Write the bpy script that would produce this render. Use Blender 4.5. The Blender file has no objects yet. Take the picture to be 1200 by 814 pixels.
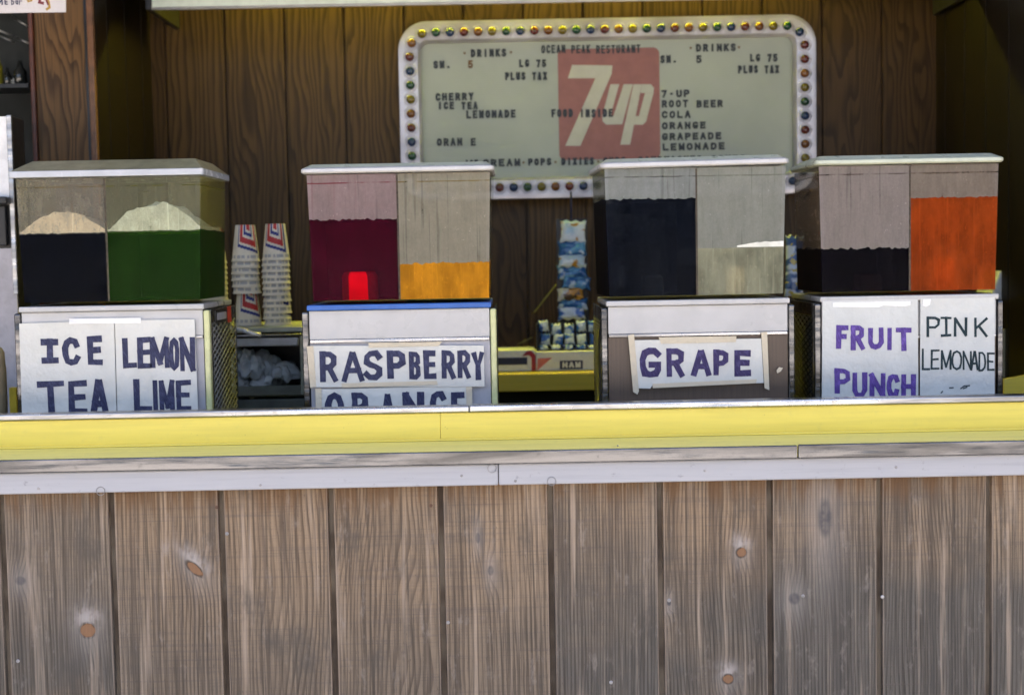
import bpy, bmesh, math, random
from mathutils import Vector, Matrix, noise as mnoise
R = math.radians
random.seed(7)
scn = bpy.context.scene
COL = scn.collection

# ------------------------------------------------------------------ camera
F_PX = 1667.0                       # focal length in photo pixels (photo 1200 x 814)
EYE = Vector((0.0, 0.0, 1.40))
PITCH, ROLL = R(3.67), R(1.08)
_f = Vector((0, math.cos(PITCH), -math.sin(PITCH)))
_r0 = Vector((1, 0, 0)); _u0 = _r0.cross(_f)
_r = _r0 * math.cos(ROLL) - _u0 * math.sin(ROLL)
_u = _r0 * math.sin(ROLL) + _u0 * math.cos(ROLL)
cam_d = bpy.data.cameras.new('camera'); cam = bpy.data.objects.new('camera', cam_d); COL.objects.link(cam)
M = Matrix((( _r.x, _u.x, -_f.x, EYE.x), (_r.y, _u.y, -_f.y, EYE.y), (_r.z, _u.z, -_f.z, EYE.z), (0, 0, 0, 1)))
cam.matrix_world = M
cam_d.sensor_width = 36; cam_d.lens = F_PX / 1200 * 36
cam_d.clip_start = 0.05; cam_d.clip_end = 2000
cam_d.dof.use_dof = True; cam_d.dof.focus_distance = 2.80; cam_d.dof.aperture_fstop = 4.0
scn.camera = cam

# ------------------------------------------------------------------ sky, sun, exposure
SUN_EL = R(62)
w = bpy.data.worlds.new('World'); scn.world = w; w.use_nodes = True
nt = w.node_tree; bg = nt.nodes['Background']
sky = nt.nodes.new('ShaderNodeTexSky'); sky.sky_type = 'NISHITA'; sky.sun_disc = False
sky.sun_elevation = SUN_EL; sky.sun_rotation = 0.0; sky.dust_density = 8.0; sky.air_density = 0.8; sky.ozone_density = 0.3
nt.links.new(sky.outputs[0], bg.inputs[0]); bg.inputs[1].default_value = 0.15
sd = bpy.data.lights.new('sun', 'SUN'); sun = bpy.data.objects.new('sun', sd); COL.objects.link(sun)
sd.energy = 3.0; sd.angle = R(0.6); sd.color = (1.0, 0.95, 0.87)
sun.rotation_euler = Vector((0, -math.cos(SUN_EL), -math.sin(SUN_EL))).to_track_quat('-Z', 'Y').to_euler()
sun.location = (0, 6, 8)
vs = scn.view_settings
vs.view_transform = 'Standard'; vs.look = 'None'; vs.exposure = 2.35; vs.gamma = 1.0; vs.use_curve_mapping = False
scn.cycles.transparent_max_bounces = 32; scn.cycles.max_bounces = 10; scn.cycles.diffuse_bounces = 5
scn.cycles.use_denoising = True; scn.cycles.denoising_prefilter = 'ACCURATE'; scn.cycles.caustics_reflective = False; scn.cycles.sample_clamp_indirect = 6.0
LAMP = 28.0

# ------------------------------------------------------------------ pixel -> point on the plane y = Y
def at(px, py, Y):
    d = _f * F_PX + _r * (px - 600) - _u * (py - 407)
    t = (Y - EYE.y) / d.y
    return EYE + d * t
def pxm(Y): return Y / F_PX          # metres per photo pixel at distance Y

# ------------------------------------------------------------------ node helper
class S:
    def __init__(s, g, k): s.g, s.k = g, k
    def __add__(a, b): return a.g.m('ADD', a, b)
    def __radd__(a, b): return a.g.m('ADD', b, a)
    def __sub__(a, b): return a.g.m('SUBTRACT', a, b)
    def __rsub__(a, b): return a.g.m('SUBTRACT', b, a)
    def __mul__(a, b): return a.g.m('MULTIPLY', a, b)
    def __rmul__(a, b): return a.g.m('MULTIPLY', b, a)
    def __truediv__(a, b): return a.g.m('DIVIDE', a, b)
    def __pow__(a, b): return a.g.m('POWER', a, b)
class G:
    def __init__(s, name):
        s.mat = bpy.data.materials.new(name); s.mat.use_nodes = True
        s.t = s.mat.node_tree; s.n = s.t.nodes
        s.out = s.n['Material Output']; s.p = s.n['Principled BSDF']
    def new(s, t, **kw):
        n = s.n.new(t)
        for k, v in kw.items(): setattr(n, k, v)
        return n
    def put(s, sock, v):
        if isinstance(v, S): s.t.links.new(v.k, sock)
        elif v is not None:
            if isinstance(v, (tuple, list)) and len(v) == 3 and sock.type == 'RGBA': v = (*v, 1)
            sock.default_value = v
    def m(s, op, a, b=None, c=None, clamp=False):
        n = s.new('ShaderNodeMath', operation=op, use_clamp=clamp)
        s.put(n.inputs[0], a)
        if b is not None: s.put(n.inputs[1], b)
        if c is not None: s.put(n.inputs[2], c)
        return S(s, n.outputs[0])
    def sep(s, v):
        n = s.new('ShaderNodeSeparateXYZ'); s.put(n.inputs[0], v); return [S(s, o) for o in n.outputs]
    def comb(s, x, y, z):
        n = s.new('ShaderNodeCombineXYZ')
        for i, v in enumerate((x, y, z)): s.put(n.inputs[i], v)
        return S(s, n.outputs[0])
    def obj(s): return S(s, s.new('ShaderNodeTexCoord').outputs['Object'])
    def world(s): return S(s, s.new('ShaderNodeNewGeometry').outputs['Position'])
    def rnd(s): return S(s, s.new('ShaderNodeObjectInfo').outputs['Random'])
    def noise(s, v, scale, detail=2, rough=0.5, dist=0.0):
        n = s.new('ShaderNodeTexNoise'); s.put(n.inputs['Vector'], v)
        n.inputs['Scale'].default_value = scale; n.inputs['Detail'].default_value = detail
        n.inputs['Roughness'].default_value = rough; n.inputs['Distortion'].default_value = dist
        return S(s, n.outputs['Fac'])
    def voro(s, v, scale):
        n = s.new('ShaderNodeTexVoronoi'); s.put(n.inputs['Vector'], v); n.inputs['Scale'].default_value = scale
        return S(s, n.outputs['Distance'])
    def white(s, v):
        n = s.new('ShaderNodeTexWhiteNoise', noise_dimensions='1D'); s.put(n.inputs['W'], v); return S(s, n.outputs['Value'])
    def step(s, x, a, b):
        n = s.new('ShaderNodeMapRange', interpolation_type='SMOOTHSTEP'); s.put(n.inputs[0], x)
        n.inputs[1].default_value = a; n.inputs[2].default_value = b
        return S(s, n.outputs[0])
    def mix(s, f, a, b):
        n = s.new('ShaderNodeMix', data_type='RGBA'); s.put(n.inputs[0], f); s.put(n.inputs[6], a); s.put(n.inputs[7], b)
        return S(s, n.outputs[2])
    def bump(s, h, strength=0.3, dist=0.002):
        n = s.new('ShaderNodeBump'); n.inputs['Strength'].default_value = strength; n.inputs['Distance'].default_value = dist
        s.put(n.inputs['Height'], h); s.t.links.new(n.outputs[0], s.p.inputs['Normal'])
    def set(s, **kw):
        names = dict(color='Base Color', rough='Roughness', metal='Metallic', coat='Coat Weight', sss='Subsurface Weight',
                     spec='Specular IOR Level', emit='Emission Color', emits='Emission Strength', trans='Transmission Weight', ior='IOR')
        for k, v in kw.items(): s.put(s.p.inputs[names[k]], v)
        return s
    def mixshader(s, f, a, b):
        n = s.new('ShaderNodeMixShader'); s.put(n.inputs[0], f)
        s.t.links.new(a, n.inputs[1]); s.t.links.new(b, n.inputs[2]); return n.outputs[0]
    def finish(s, sh): s.t.links.new(sh, s.out.inputs['Surface']); return s.mat

def plain(name, col, rough=0.5, metal=0.0, var=0.12, scale=25.0, coat=0.0, bump=0.0, spec=None):
    g = G(name); v = g.world(); n = g.noise(v, scale, 4, 0.6)
    c2 = tuple(max(0, c * (1 - var)) for c in col); c1 = tuple(min(1, c * (1 + var)) for c in col)
    g.set(color=g.mix(g.step(n, 0.3, 0.7), c2, c1), metal=metal, coat=coat)
    g.set(rough=g.m('ADD', g.noise(v, scale * 1.7, 3) * 0.2 - 0.1, rough, clamp=True))
    if spec is not None: g.set(spec=spec)
    if bump: g.bump(n, bump, 0.002)
    return g.mat

# ------------------------------------------------------------------ mesh helper
class MB:
    def __init__(s): s.v, s.f, s.mi, s.sm = [], [], [], []
    def add(s, vs, fs, mi=0, smooth=False):
        o = len(s.v); s.v += [tuple(v) for v in vs]
        for f in fs: s.f.append([i + o for i in f]); s.mi.append(mi); s.sm.append(smooth)
        return s
    def box(s, x0, x1, y0, y1, z0, z1, mi=0):
        v = [(x, y, z) for z in (z0, z1) for y in (y0, y1) for x in (x0, x1)]
        return s.add(v, [(0, 2, 3, 1), (4, 5, 7, 6), (0, 1, 5, 4), (2, 6, 7, 3), (0, 4, 6, 2), (1, 3, 7, 5)], mi)
    def prism(s, poly, y0, y1, mi=0):            # poly of (x, z), extruded in y
        n = len(poly)
        v = [(x, y0, z) for x, z in poly] + [(x, y1, z) for x, z in poly]
        fs = [tuple(range(n)), tuple(range(2 * n - 1, n - 1, -1))] + [(i, i + n, (i + 1) % n + n, (i + 1) % n) for i in range(n)]
        return s.add(v, fs, mi)
    def loft(s, rings, mi=0, cap=True, smooth=False):
        n = len(rings[0]); v = [p for r in rings for p in r]; fs = []
        for k in range(len(rings) - 1):
            for i in range(n):
                j = (i + 1) % n; fs.append((k * n + i, k * n + j, (k + 1) * n + j, (k + 1) * n + i))
        s.add(v, fs, mi, smooth)
        if cap:
            o = len(s.v) - len(v)
            s.f.append([o + i for i in range(n)][::-1]); s.mi.append(mi); s.sm.append(False)
            s.f.append([o + (len(rings) - 1) * n + i for i in range(n)]); s.mi.append(mi); s.sm.append(False)
        return s
    def tube(s, pts, r, n=10, mi=0):
        pts = [Vector(p) for p in pts]; rings = []
        for i, p in enumerate(pts):
            d = (pts[min(i + 1, len(pts) - 1)] - pts[max(i - 1, 0)]).normalized()
            a = d.cross(Vector((0, 0, 1)) if abs(d.z) < 0.9 else Vector((1, 0, 0))).normalized(); b = d.cross(a)
            rings.append([tuple(p + a * (r * math.cos(t)) + b * (r * math.sin(t))) for t in [2 * math.pi * k / n for k in range(n)]])
        return s.loft(rings, mi, True, True)
    def lathe(s, prof, c=(0, 0, 0), n=32, mi=0, smooth=True):   # prof of (r, z)
        rings = [[(c[0] + r * math.cos(2 * math.pi * k / n), c[1] + r * math.sin(2 * math.pi * k / n), c[2] + z) for k in range(n)] for r, z in prof]
        return s.loft(rings, mi, True, smooth)
    def build(s, name, mat, parent=None, bevel=0.0, seg=2):
        if parent is None:
            xs, ys, zs = zip(*s.v); o = Vector(((min(xs) + max(xs)) / 2, (min(ys) + max(ys)) / 2, min(zs)))
        else: o = Vector(parent['base'])
        me = bpy.data.meshes.new(name)
        me.from_pydata([(x - o.x, y - o.y, z - o.z) for x, y, z in s.v], [], s.f)
        bm = bmesh.new(); bm.from_mesh(me); bmesh.ops.recalc_face_normals(bm, faces=bm.faces); bm.to_mesh(me); bm.free()
        me.polygons.foreach_set('material_index', s.mi); me.polygons.foreach_set('use_smooth', s.sm)
        for mt in (mat if isinstance(mat, (list, tuple)) else [mat]): me.materials.append(mt)
        ob = bpy.data.objects.new(name, me); COL.objects.link(ob)
        if parent is None: ob.location = o
        else: ob.parent = parent['ob']
        if bevel:
            b = ob.modifiers.new('bevel', 'BEVEL'); b.width = bevel; b.segments = seg; b.limit_method = 'ANGLE'; b.angle_limit = R(40)
        return ob
def sub(ob_parent, th): return {'ob': ob_parent, 'base': th['base']}     # children of a part keep the thing's base
def tag(o, label, cat, group=None):
    o['label'] = label; o['category'] = cat
    if group: o['group'] = group
    return o
def thing(name, loc, label, cat, group=None):
    o = bpy.data.objects.new(name, None); COL.objects.link(o); o.location = loc; o.empty_display_size = 0.05
    tag(o, label, cat, group)
    return {'ob': o, 'base': tuple(loc)}
def struct(o): o['kind'] = 'structure'; return o
def quadpx(mb, pts, Y, th=0.001, mi=0):       # a flat sheet whose corners are seen at these photo pixels, at distance Y
    P = [at(x, y, Y) for x, y in pts]
    return mb.prism([(p.x, p.z) for p in P], Y, Y + th, mi)
def grid(mb, nx, ny, fn, z0, mi=0, smooth=True):   # height field block: fn(i/nx, j/ny) -> (x, y, z); skirt to z0(x, y)
    v = [fn(i / nx, j / ny) for j in range(ny + 1) for i in range(nx + 1)]
    W = nx + 1; fs = [(j * W + i, j * W + i + 1, (j + 1) * W + i + 1, (j + 1) * W + i) for j in range(ny) for i in range(nx)]
    mb.add(v, fs, mi, smooth)
    loop = [i for i in range(W)] + [j * W + nx for j in range(1, ny + 1)] + [ny * W + i for i in range(nx - 1, -1, -1)] + [j * W for j in range(ny - 1, 0, -1)]
    top = [v[i] for i in loop]; bot = [z0(*p) for p in top]; n = len(loop)
    mb.add(top + bot, [(i, (i + 1) % n, (i + 1) % n + n, i + n) for i in range(n)] + [tuple(range(2 * n - 1, n - 1, -1))], mi, False)

# ------------------------------------------------------------------ stroke lettering
FONT = {
 'A': [[(0, 0), (.44, 1)], [(.56, 1), (1, 0)], [(.2, .34), (.8, .34)]],
 'B': [[(0, 0), (0, 1)], [(0, 1), (.62, 1), (.92, .9), (.92, .64), (.62, .53), (0, .53)], [(.6, .53), (1, .42), (1, .1), (.66, 0), (0, 0)]],
 'C': [[(1, .8), (.85, .95), (.5, 1), (.17, .92), (0, .66), (0, .34), (.17, .08), (.5, 0), (.85, .05), (1, .2)]],
 'D': [[(0, 0), (0, 1)], [(0, 1), (.55, 1), (.88, .85), (1, .6), (1, .4), (.88, .15), (.55, 0), (0, .0001)]],
 'E': [[(1, 1), (0, 1), (0, 0), (1, 0)], [(0, .52), (.85, .52)]],
 'F': [[(1, 1), (0, 1), (0, 0)], [(0, .52), (.8, .52)]],
 'G': [[(1, .86), (.8, 1), (.45, 1), (.14, .9), (0, .64), (0, .34), (.15, .08), (.5, 0), (.88, .06), (1, .2), (1, .42), (.58, .42)]],
 'H': [[(0, 0), (0, 1)], [(1, 0), (1, 1)], [(0, .5), (1, .5)]],
 'I': [[(.5, 0), (.5, 1)]],
 'J': [[(0, 1), (1, 1)], [(.5, 1), (.5, 0)], [(0, 0), (1, 0)]],     # 'J' stands for an I with bars
 'K': [[(0, 0), (0, 1)], [(1, 1), (.06, .45)], [(.3, .58), (1, 0)]],
 'L': [[(0, 1), (0, 0), (1, 0)]],
 'M': [[(0, 0), (0, 1)], [(0, 1), (.5, .12)], [(.5, .12), (1, 1)], [(1, 1), (1, 0)]],
 'N': [[(0, 0), (0, 1)], [(0, 1), (1, 0)], [(1, 0), (1, 1)]],
 'O': [[(.5, 1), (.16, .92), (0, .66), (0, .34), (.16, .08), (.5, 0), (.84, .08), (1, .34), (1, .66), (.84, .92), (.5, 1)]],
 'P': [[(0, 0), (0, 1)], [(0, 1), (.65, 1), (1, .88), (1, .6), (.65, .46), (0, .46)]],
 'R': [[(0, 0), (0, 1)], [(0, 1), (.62, 1), (.95, .88), (.95, .62), (.62, .48), (0, .48)], [(.5, .48), (1, 0)]],
 'S': [[(.95, .86), (.75, 1), (.3, 1), (.03, .86), (.03, .64), (.3, .53), (.7, .46), (.97, .34), (.97, .14), (.7, 0), (.25, 0), (0, .14)]],
 'T': [[(0, 1), (1, 1)], [(.5, 1), (.5, 0)]],
 'U': [[(0, 1), (0, .25), (.2, .03), (.5, 0), (.8, .03), (1, .25), (1, 1)]],
 'W': [[(0, 1), (.2, 0)], [(.2, 0), (.5, .7)], [(.5, .7), (.8, 0)], [(.8, 0), (1, 1)]],
 'X': [[(0, 0), (1, 1)], [(0, 1), (1, 0)]],
 'Y': [[(0, 1), (.5, .45), (1, 1)], [(.5, .45), (.5, 0)]],
 '5': [[(.95, 1), (.1, 1), (.05, .55), (.6, .6), (1, .45), (1, .15), (.7, 0), (.2, 0), (0, .14)]],
 '7': [[(0, 1), (1, 1)], [(1, 1), (.35, 0)]],
 '.': [[(.4, .05), (.6, .05)]], '-': [[(.4, .5), (.6, .5)]],
 'b': [[(0, 1), (0, 0)], [(0, 0), (.7, 0), (1, .15), (1, .45), (.7, .58), (0, .58)]],
 'a': [[(1, .58), (1, 0)], [(1, .5), (.4, .58), (0, .3), (.4, 0), (1, .1)]],
 'r': [[(0, .58), (0, 0)], [(0, .4), (.5, .58), (1, .55)]],
}
def ribbon(mb, pts, wd, y, th=0.0003, closed=False, wob=0.0, mi=0):
    P = [Vector((p[0], p[1])) for p in pts]; n = len(P)
    if n < 2: return
    closed = (P[0] - P[-1]).length < 1e-7
    if closed: P = P[:-1]; n -= 1
    L, Rr = [], []
    for i in range(n):
        a = P[(i - 1) % n] if (closed or i > 0) else None
        b = P[(i + 1) % n] if (closed or i < n - 1) else None
        d1 = (P[i] - a).normalized() if a is not None else None
        d2 = (b - P[i]).normalized() if b is not None else None
        p = P[i].copy()
        hw = wd / 2 * (1 + random.uniform(-wob, wob))
        if d1 is None: p -= d2 * wd / 2; nn = Vector((-d2.y, d2.x)); k = 1
        elif d2 is None: p += d1 * wd / 2; nn = Vector((-d1.y, d1.x)); k = 1
        else:
            n1, n2 = Vector((-d1.y, d1.x)), Vector((-d2.y, d2.x)); s_ = n1 + n2
            if s_.length < 0.3: nn, k = n1, 1
            else: nn = s_.normalized(); k = min(1 / max(nn.dot(n1), .2), 2.2)
        L.append(p + nn * hw * k); Rr.append(p - nn * hw * k)
    v = [(q.x, y, q.y) for q in L] + [(q.x, y, q.y) for q in Rr] + [(q.x, y + th, q.y) for q in L] + [(q.x, y + th, q.y) for q in Rr]
    fs = []
    for i in range(n if closed else n - 1):
        j = (i + 1) % n
        fs += [(i, j, n + j, n + i), (2 * n + j, 2 * n + i, 3 * n + i, 3 * n + j), (i, 2 * n + i, 2 * n + j, j), (n + j, 3 * n + j, 3 * n + i, n + i)]
    mb.add(v, fs, mi)
def letter(mb, ch, x0, x1, z0, z1, wd, y, wob=0.0, jit=0.0, shear=0.0):
    ix, iz = min(wd / 2, (x1 - x0) * .45), wd / 2
    for k, st in enumerate(FONT[ch]):
        P = []
        for (u, v) in st:
            x = x0 + ix + u * (x1 - x0 - 2 * ix) + random.uniform(-jit, jit) + shear * (v - .5)
            P.append((x, z0 + iz + v * (z1 - z0 - 2 * iz) + random.uniform(-jit, jit)))
        if st[0] == st[-1]: P[-1] = P[0]
        ribbon(mb, P, wd, y - 0.00012 * k, 0.0003, wob=wob)
def letter_px(mb, ch, b, Y, wpx, wob=0.12, jit=0.35, shear=0.0):      # b = pixel box (x0, x1, y0, y1)
    c = at((b[0] + b[1]) / 2, (b[2] + b[3]) / 2, Y); k = pxm(Y)
    hw, hh = (b[1] - b[0]) / 2 * k, (b[3] - b[2]) / 2 * k
    letter(mb, ch, c.x - hw, c.x + hw, c.z - hh, c.z + hh, wpx * k, Y, wob, jit * k, shear * k)
def text_px(mb, txt, x0, x1, y0, y1, Y, wpx=2.1, fillr=.74):
    c = at((x0 + x1) / 2, (y0 + y1) / 2, Y); k = pxm(Y); wid = (x1 - x0) * k; hh = (y1 - y0) / 2 * k
    adv = wid / (len(txt) - 1 + fillr); x = c.x - wid / 2
    for ch in txt:
        if ch != ' ':
            letter(mb, ch, x, x + adv * fillr, c.z - hh, c.z + hh, wpx * k, Y, 0.0, 0.12 * k)
        x += adv

# ================================================================== materials
FRONT_Y = 2.64
PITCH_B = 0.2056
GX0 = at(646.5, 690, FRONT_Y).x        # x of one groove of the siding
Z_BOARD = at(600, 568, FRONT_Y).z    # lower edge of the white board

def wood_siding():
    g = G('weathered_siding_wood'); P = g.world(); x, y, z = g.sep(P)
    u = (x - GX0) / PITCH_B + 20.0
    idx = g.m('FLOOR', u); fx = g.m('FRACT', u) - 0.5
    r1 = g.white(idx * 1.37 + 3.1); r2 = g.white(idx * 2.11 + 9.7)
    warp = g.noise(g.comb(x * 5.0, idx * 5.3, z * 1.5), 1.0, 2, 0.5)
    warp2 = g.noise(g.comb(x * 22.0, idx * 3.1, z * 4.5), 1.0, 3, 0.55)
    ring = fx * (22.0 + 12.0 * r1) + warp * (4.0 + 15.0 * (r2 ** 4.0)) + warp2 * 1.1
    plugs = [(103, 738, 9, 9, 'p'), (228, 666, 10, 6.5, 'p'), (869, 647, 6, 6, 'p'), (853, 795, 6.5, 6, 'p'),
             (967, 607, 10, 26, 'g'), (931, 701, 8, 8, 'd'), (575, 668, 4, 7, 'd'), (24, 680, 7, 6, 'd'), (784, 706, 3, 4, 'd'), (560, 630, 3, 7, 'd')]
    plug_m = None; grey_m = None; halo = None; pale = None; ringm = None
    nz = g.noise(g.comb(x * 60, 0.0, z * 40), 1.0, 2)
    for (px, py, rx, ry, kd) in plugs:
        c = at(px, py, FRONT_Y); k = pxm(FRONT_Y)
        dx = x - c.x; dz = z - c.z
        if py == 666: dz = dz + dx * 0.7
        d2 = (dx / (rx * k)) ** 2.0 + (dz / (ry * k)) ** 2.0
        far = (dx / (rx * k * 2.2)) ** 2.0 + (dz / (ry * k * 3.6)) ** 2.0
        bump = g.m('EXPONENT', far * -1.0)
        ring = ring + bump * (1.7 if kd != 'g' else 1.5)
        halo = bump if halo is None else g.m('MAXIMUM', halo, bump)
        d = d2 + nz * 0.7 - 0.35
        if kd == 'p':
            ex = g.m('EXPONENT', ((dx / (rx * k * 1.7)) ** 2.0 + ((dz - ry * k * 1.7) / (ry * k * 1.5)) ** 2.0) * -1.0)
            pale = ex if pale is None else g.m('MAXIMUM', pale, ex)
            b_ = g.step(d, 0.55, 0.85) * (1.0 - g.step(d, 1.0, 1.7))
            ringm = b_ if ringm is None else g.m('MAXIMUM', ringm, b_)
            a = 1.0 - g.step(d, 0.85, 1.0)
            plug_m = a if plug_m is None else g.m('MAXIMUM', plug_m, a)
        else:
            a = (1.0 - g.step(d, 0.2, 1.2)) * (0.55 + 0.4 * g.step(nz, 0.4, 0.6))
            grey_m = a if grey_m is None else g.m('MAXIMUM', grey_m, a)
    fr = g.m('FRACT', ring)
    late = g.step(fr, 0.35, 0.86) * (1.0 - g.step(fr, 0.9, 1.0))
    late = late * (0.15 + 1.25 * g.noise(g.comb(x * 14, idx, z * 3.0), 1.0, 3))
    fib = g.noise(g.comb(x * 420.0, idx, z * 9.0), 1.0, 3, 0.6)
    fib2 = g.noise(g.comb(x * 110.0, idx, z * 3.0), 1.0, 2, 0.6)
    saw = g.noise(g.comb(x * 5.0, idx * 2.0, z * 330.0), 1.0, 3, 0.7)
    saw2 = g.noise(g.comb(x * 2.5, 0.0, z * 90.0), 1.0, 2, 0.6)
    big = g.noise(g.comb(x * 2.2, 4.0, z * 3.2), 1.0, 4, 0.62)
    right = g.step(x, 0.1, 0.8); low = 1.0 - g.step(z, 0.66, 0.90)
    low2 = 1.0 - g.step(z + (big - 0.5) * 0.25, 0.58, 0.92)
    greyf = g.m('ADD', g.step(big + (r1 - 0.5) * 0.25, 0.40, 0.68) * 0.6, low2 * 0.48 + right * low * 0.6, clamp=True)  # greyer and darker towards the bottom and lower right
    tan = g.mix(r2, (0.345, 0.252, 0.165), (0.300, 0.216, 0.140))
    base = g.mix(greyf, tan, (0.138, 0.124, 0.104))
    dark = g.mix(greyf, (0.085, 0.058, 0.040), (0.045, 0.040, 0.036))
    c = g.mix(g.m('MULTIPLY', late, 0.80, clamp=True), base, dark)
    c = g.mix(g.step(fib, 0.48, 0.72) * 0.5, c, dark)
    c = g.mix(g.step(fib2, 0.52, 0.78) * 0.45, c, (0.13, 0.112, 0.10))
    c = g.mix(g.step(saw, 0.5, 0.7) * 0.42, c, (0.12, 0.10, 0.09))
    c = g.mix(g.step(saw2, 0.52, 0.68) * 0.25, c, (0.12, 0.10, 0.09))
    fib3 = g.noise(g.comb(x * 230.0, idx * 2.3, z * 4.0), 1.0, 4, 0.65)
    c = g.mix(g.step(fib3, 0.47, 0.64) * 0.62, c, (0.052, 0.043, 0.035))
    pit = g.noise(g.comb(x * 300.0, idx, z * 60.0), 1.0, 3, 0.7)
    c = g.mix(g.step(pit, 0.58, 0.72) * 0.5, c, (0.05, 0.042, 0.036))
    strk = g.noise(g.comb(x * 48.0, idx * 1.7, z * 1.6), 1.0, 4, 0.6)
    c = g.mix(g.step(strk, 0.50, 0.72) * 0.62, c, g.mix(greyf, (0.085, 0.062, 0.046), (0.058, 0.052, 0.047)))
    c = g.mix((1.0 - g.step(strk, 0.28, 0.46)) * 0.55, c, (0.50, 0.395, 0.30))
    mld = g.noise(g.comb(x * 9.0, idx * 3.0, z * 5.0), 1.0, 5, 0.68)
    c = g.mix(g.step(mld, 0.52, 0.70) * 0.65, c, (0.085, 0.076, 0.066))
    blotch = g.noise(g.comb(x * 30, idx, z * 12), 1.0, 4, 0.7)
    c = g.mix(g.step(blotch, 0.56, 0.78) * 0.5, c, (0.36, 0.31, 0.27))
    c = g.mix(halo * 0.35, c, (0.34, 0.31, 0.29))
    # tannin stain below the white board
    st = g.step(z + (g.noise(g.comb(x * 45, 0.0, z * 7), 1.0, 3, 0.65) - 0.5) * 0.085, Z_BOARD - 0.055, Z_BOARD - 0.005)
    c = g.mix(st * (0.15 + g.step(strk + fib2 * 0.4, 0.62, 0.82) * 0.55), c, (0.150, 0.080, 0.036))
    if grey_m: c = g.mix(grey_m, c, (0.085, 0.082, 0.085))
    c = g.mix(pale * g.step(nz + fib2 * 0.5, 0.58, 0.85) * 0.8, c, (0.40, 0.365, 0.34))
    c = g.mix(plug_m, c, g.mix(fib, (0.205, 0.112, 0.062), (0.265, 0.150, 0.085)))
    c = g.mix(ringm * g.step(fib2 * 0.6 + nz * 0.4, 0.40, 0.58) * 0.8, c, (0.06, 0.046, 0.036))
    edge = g.step(g.m('ABSOLUTE', fx), 0.472, 0.484)
    c = g.mix(edge * 0.9, c, g.mix(g.step(g.noise(g.comb(x * 8, 0.0, z * 9), 1.0, 3), 0.35, 0.65), (0.075, 0.056, 0.042), (0.20, 0.165, 0.125)))
    rim = g.step(g.m('ABSOLUTE', fx), 0.455, 0.468) * (1.0 - g.step(g.m('ABSOLUTE', fx), 0.468, 0.474))
    c = g.mix(rim * 0.35, c, (0.42, 0.33, 0.26))
    g.set(color=c, rough=0.85, spec=0.2)
    g.bump(late * -0.5 + fib3 * -0.8 + fib * 0.4 + saw * 0.8 - plug_m * 0.6, 0.7, 0.002)
    return g.mat
PXO = at(405, 100, 4.5).x + 4.5 * 0.83
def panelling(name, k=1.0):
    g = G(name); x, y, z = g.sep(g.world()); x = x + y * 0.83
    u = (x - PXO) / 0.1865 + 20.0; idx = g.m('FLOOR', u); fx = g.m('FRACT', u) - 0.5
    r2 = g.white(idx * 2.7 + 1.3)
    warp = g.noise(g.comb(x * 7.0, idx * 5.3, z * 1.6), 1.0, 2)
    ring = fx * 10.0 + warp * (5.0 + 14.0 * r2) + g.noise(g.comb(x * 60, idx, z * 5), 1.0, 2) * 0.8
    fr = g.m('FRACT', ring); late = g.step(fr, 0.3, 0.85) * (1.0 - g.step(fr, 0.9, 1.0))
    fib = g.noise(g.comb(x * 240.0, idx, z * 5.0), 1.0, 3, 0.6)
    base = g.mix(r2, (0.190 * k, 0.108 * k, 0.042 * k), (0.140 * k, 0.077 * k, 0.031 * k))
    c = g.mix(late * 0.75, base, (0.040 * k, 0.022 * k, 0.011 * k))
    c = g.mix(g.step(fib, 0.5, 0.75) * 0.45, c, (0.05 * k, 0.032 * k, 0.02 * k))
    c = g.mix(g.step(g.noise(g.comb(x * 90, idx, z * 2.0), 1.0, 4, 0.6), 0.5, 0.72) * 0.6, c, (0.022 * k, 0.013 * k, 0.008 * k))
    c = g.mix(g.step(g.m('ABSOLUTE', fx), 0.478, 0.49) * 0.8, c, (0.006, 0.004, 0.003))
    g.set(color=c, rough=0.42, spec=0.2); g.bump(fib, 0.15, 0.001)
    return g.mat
def brushed(name, col, rough, sx=3, sz=250, metal=1.0):
    g = G(name); x, y, z = g.sep(g.world())
    a = g.noise(g.comb(x * sx, y * 20, z * sz), 1.0, 3); b = g.noise(g.world(), 9, 4, 0.6); d = g.noise(g.world(), 60, 3)
    dk = tuple(c * 0.72 for c in col)
    g.set(color=g.mix(g.step(b, 0.35, 0.7), col, dk), metal=metal, rough=g.m('ADD', rough - 0.06, b * 0.16 + (d - 0.5) * 0.1, clamp=True))
    g.bump(a * 0.3 + g.noise(g.comb(x * 9, y * 30, z * 30), 1.0, 2) * 1.0, 0.25, 0.0015)
    return g.mat
def dull_chrome(name, col, rough):
    g = G(name); x, y, z = g.sep(g.world())
    b = g.noise(g.comb(x * 2.2, y * 3, z * 25), 1.0, 4, 0.62, 0.6); sc_ = g.noise(g.comb(x * 10, y * 20, z * 300), 1.0, 3, 0.7); sp = g.noise(g.world(), 55, 4, 0.7)
    c = g.mix(g.step(b, 0.36, 0.66), tuple(q * 1.25 for q in col), tuple(q * 0.5 for q in col))
    c = g.mix(g.step(sp, 0.56, 0.72) * 0.5, c, tuple(q * 0.45 for q in col))
    g.set(color=c, metal=1.0, rough=g.m('ADD', rough - 0.1, b * 0.22 + sp * 0.12, clamp=True))
    dent = g.noise(g.comb(x * 3.0, y * 10, z * 14), 1.0, 3, 0.5)
    g.bump(dent * 6.0 + sc_ * 0.2, 0.4, 0.003)
    return g.mat
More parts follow.
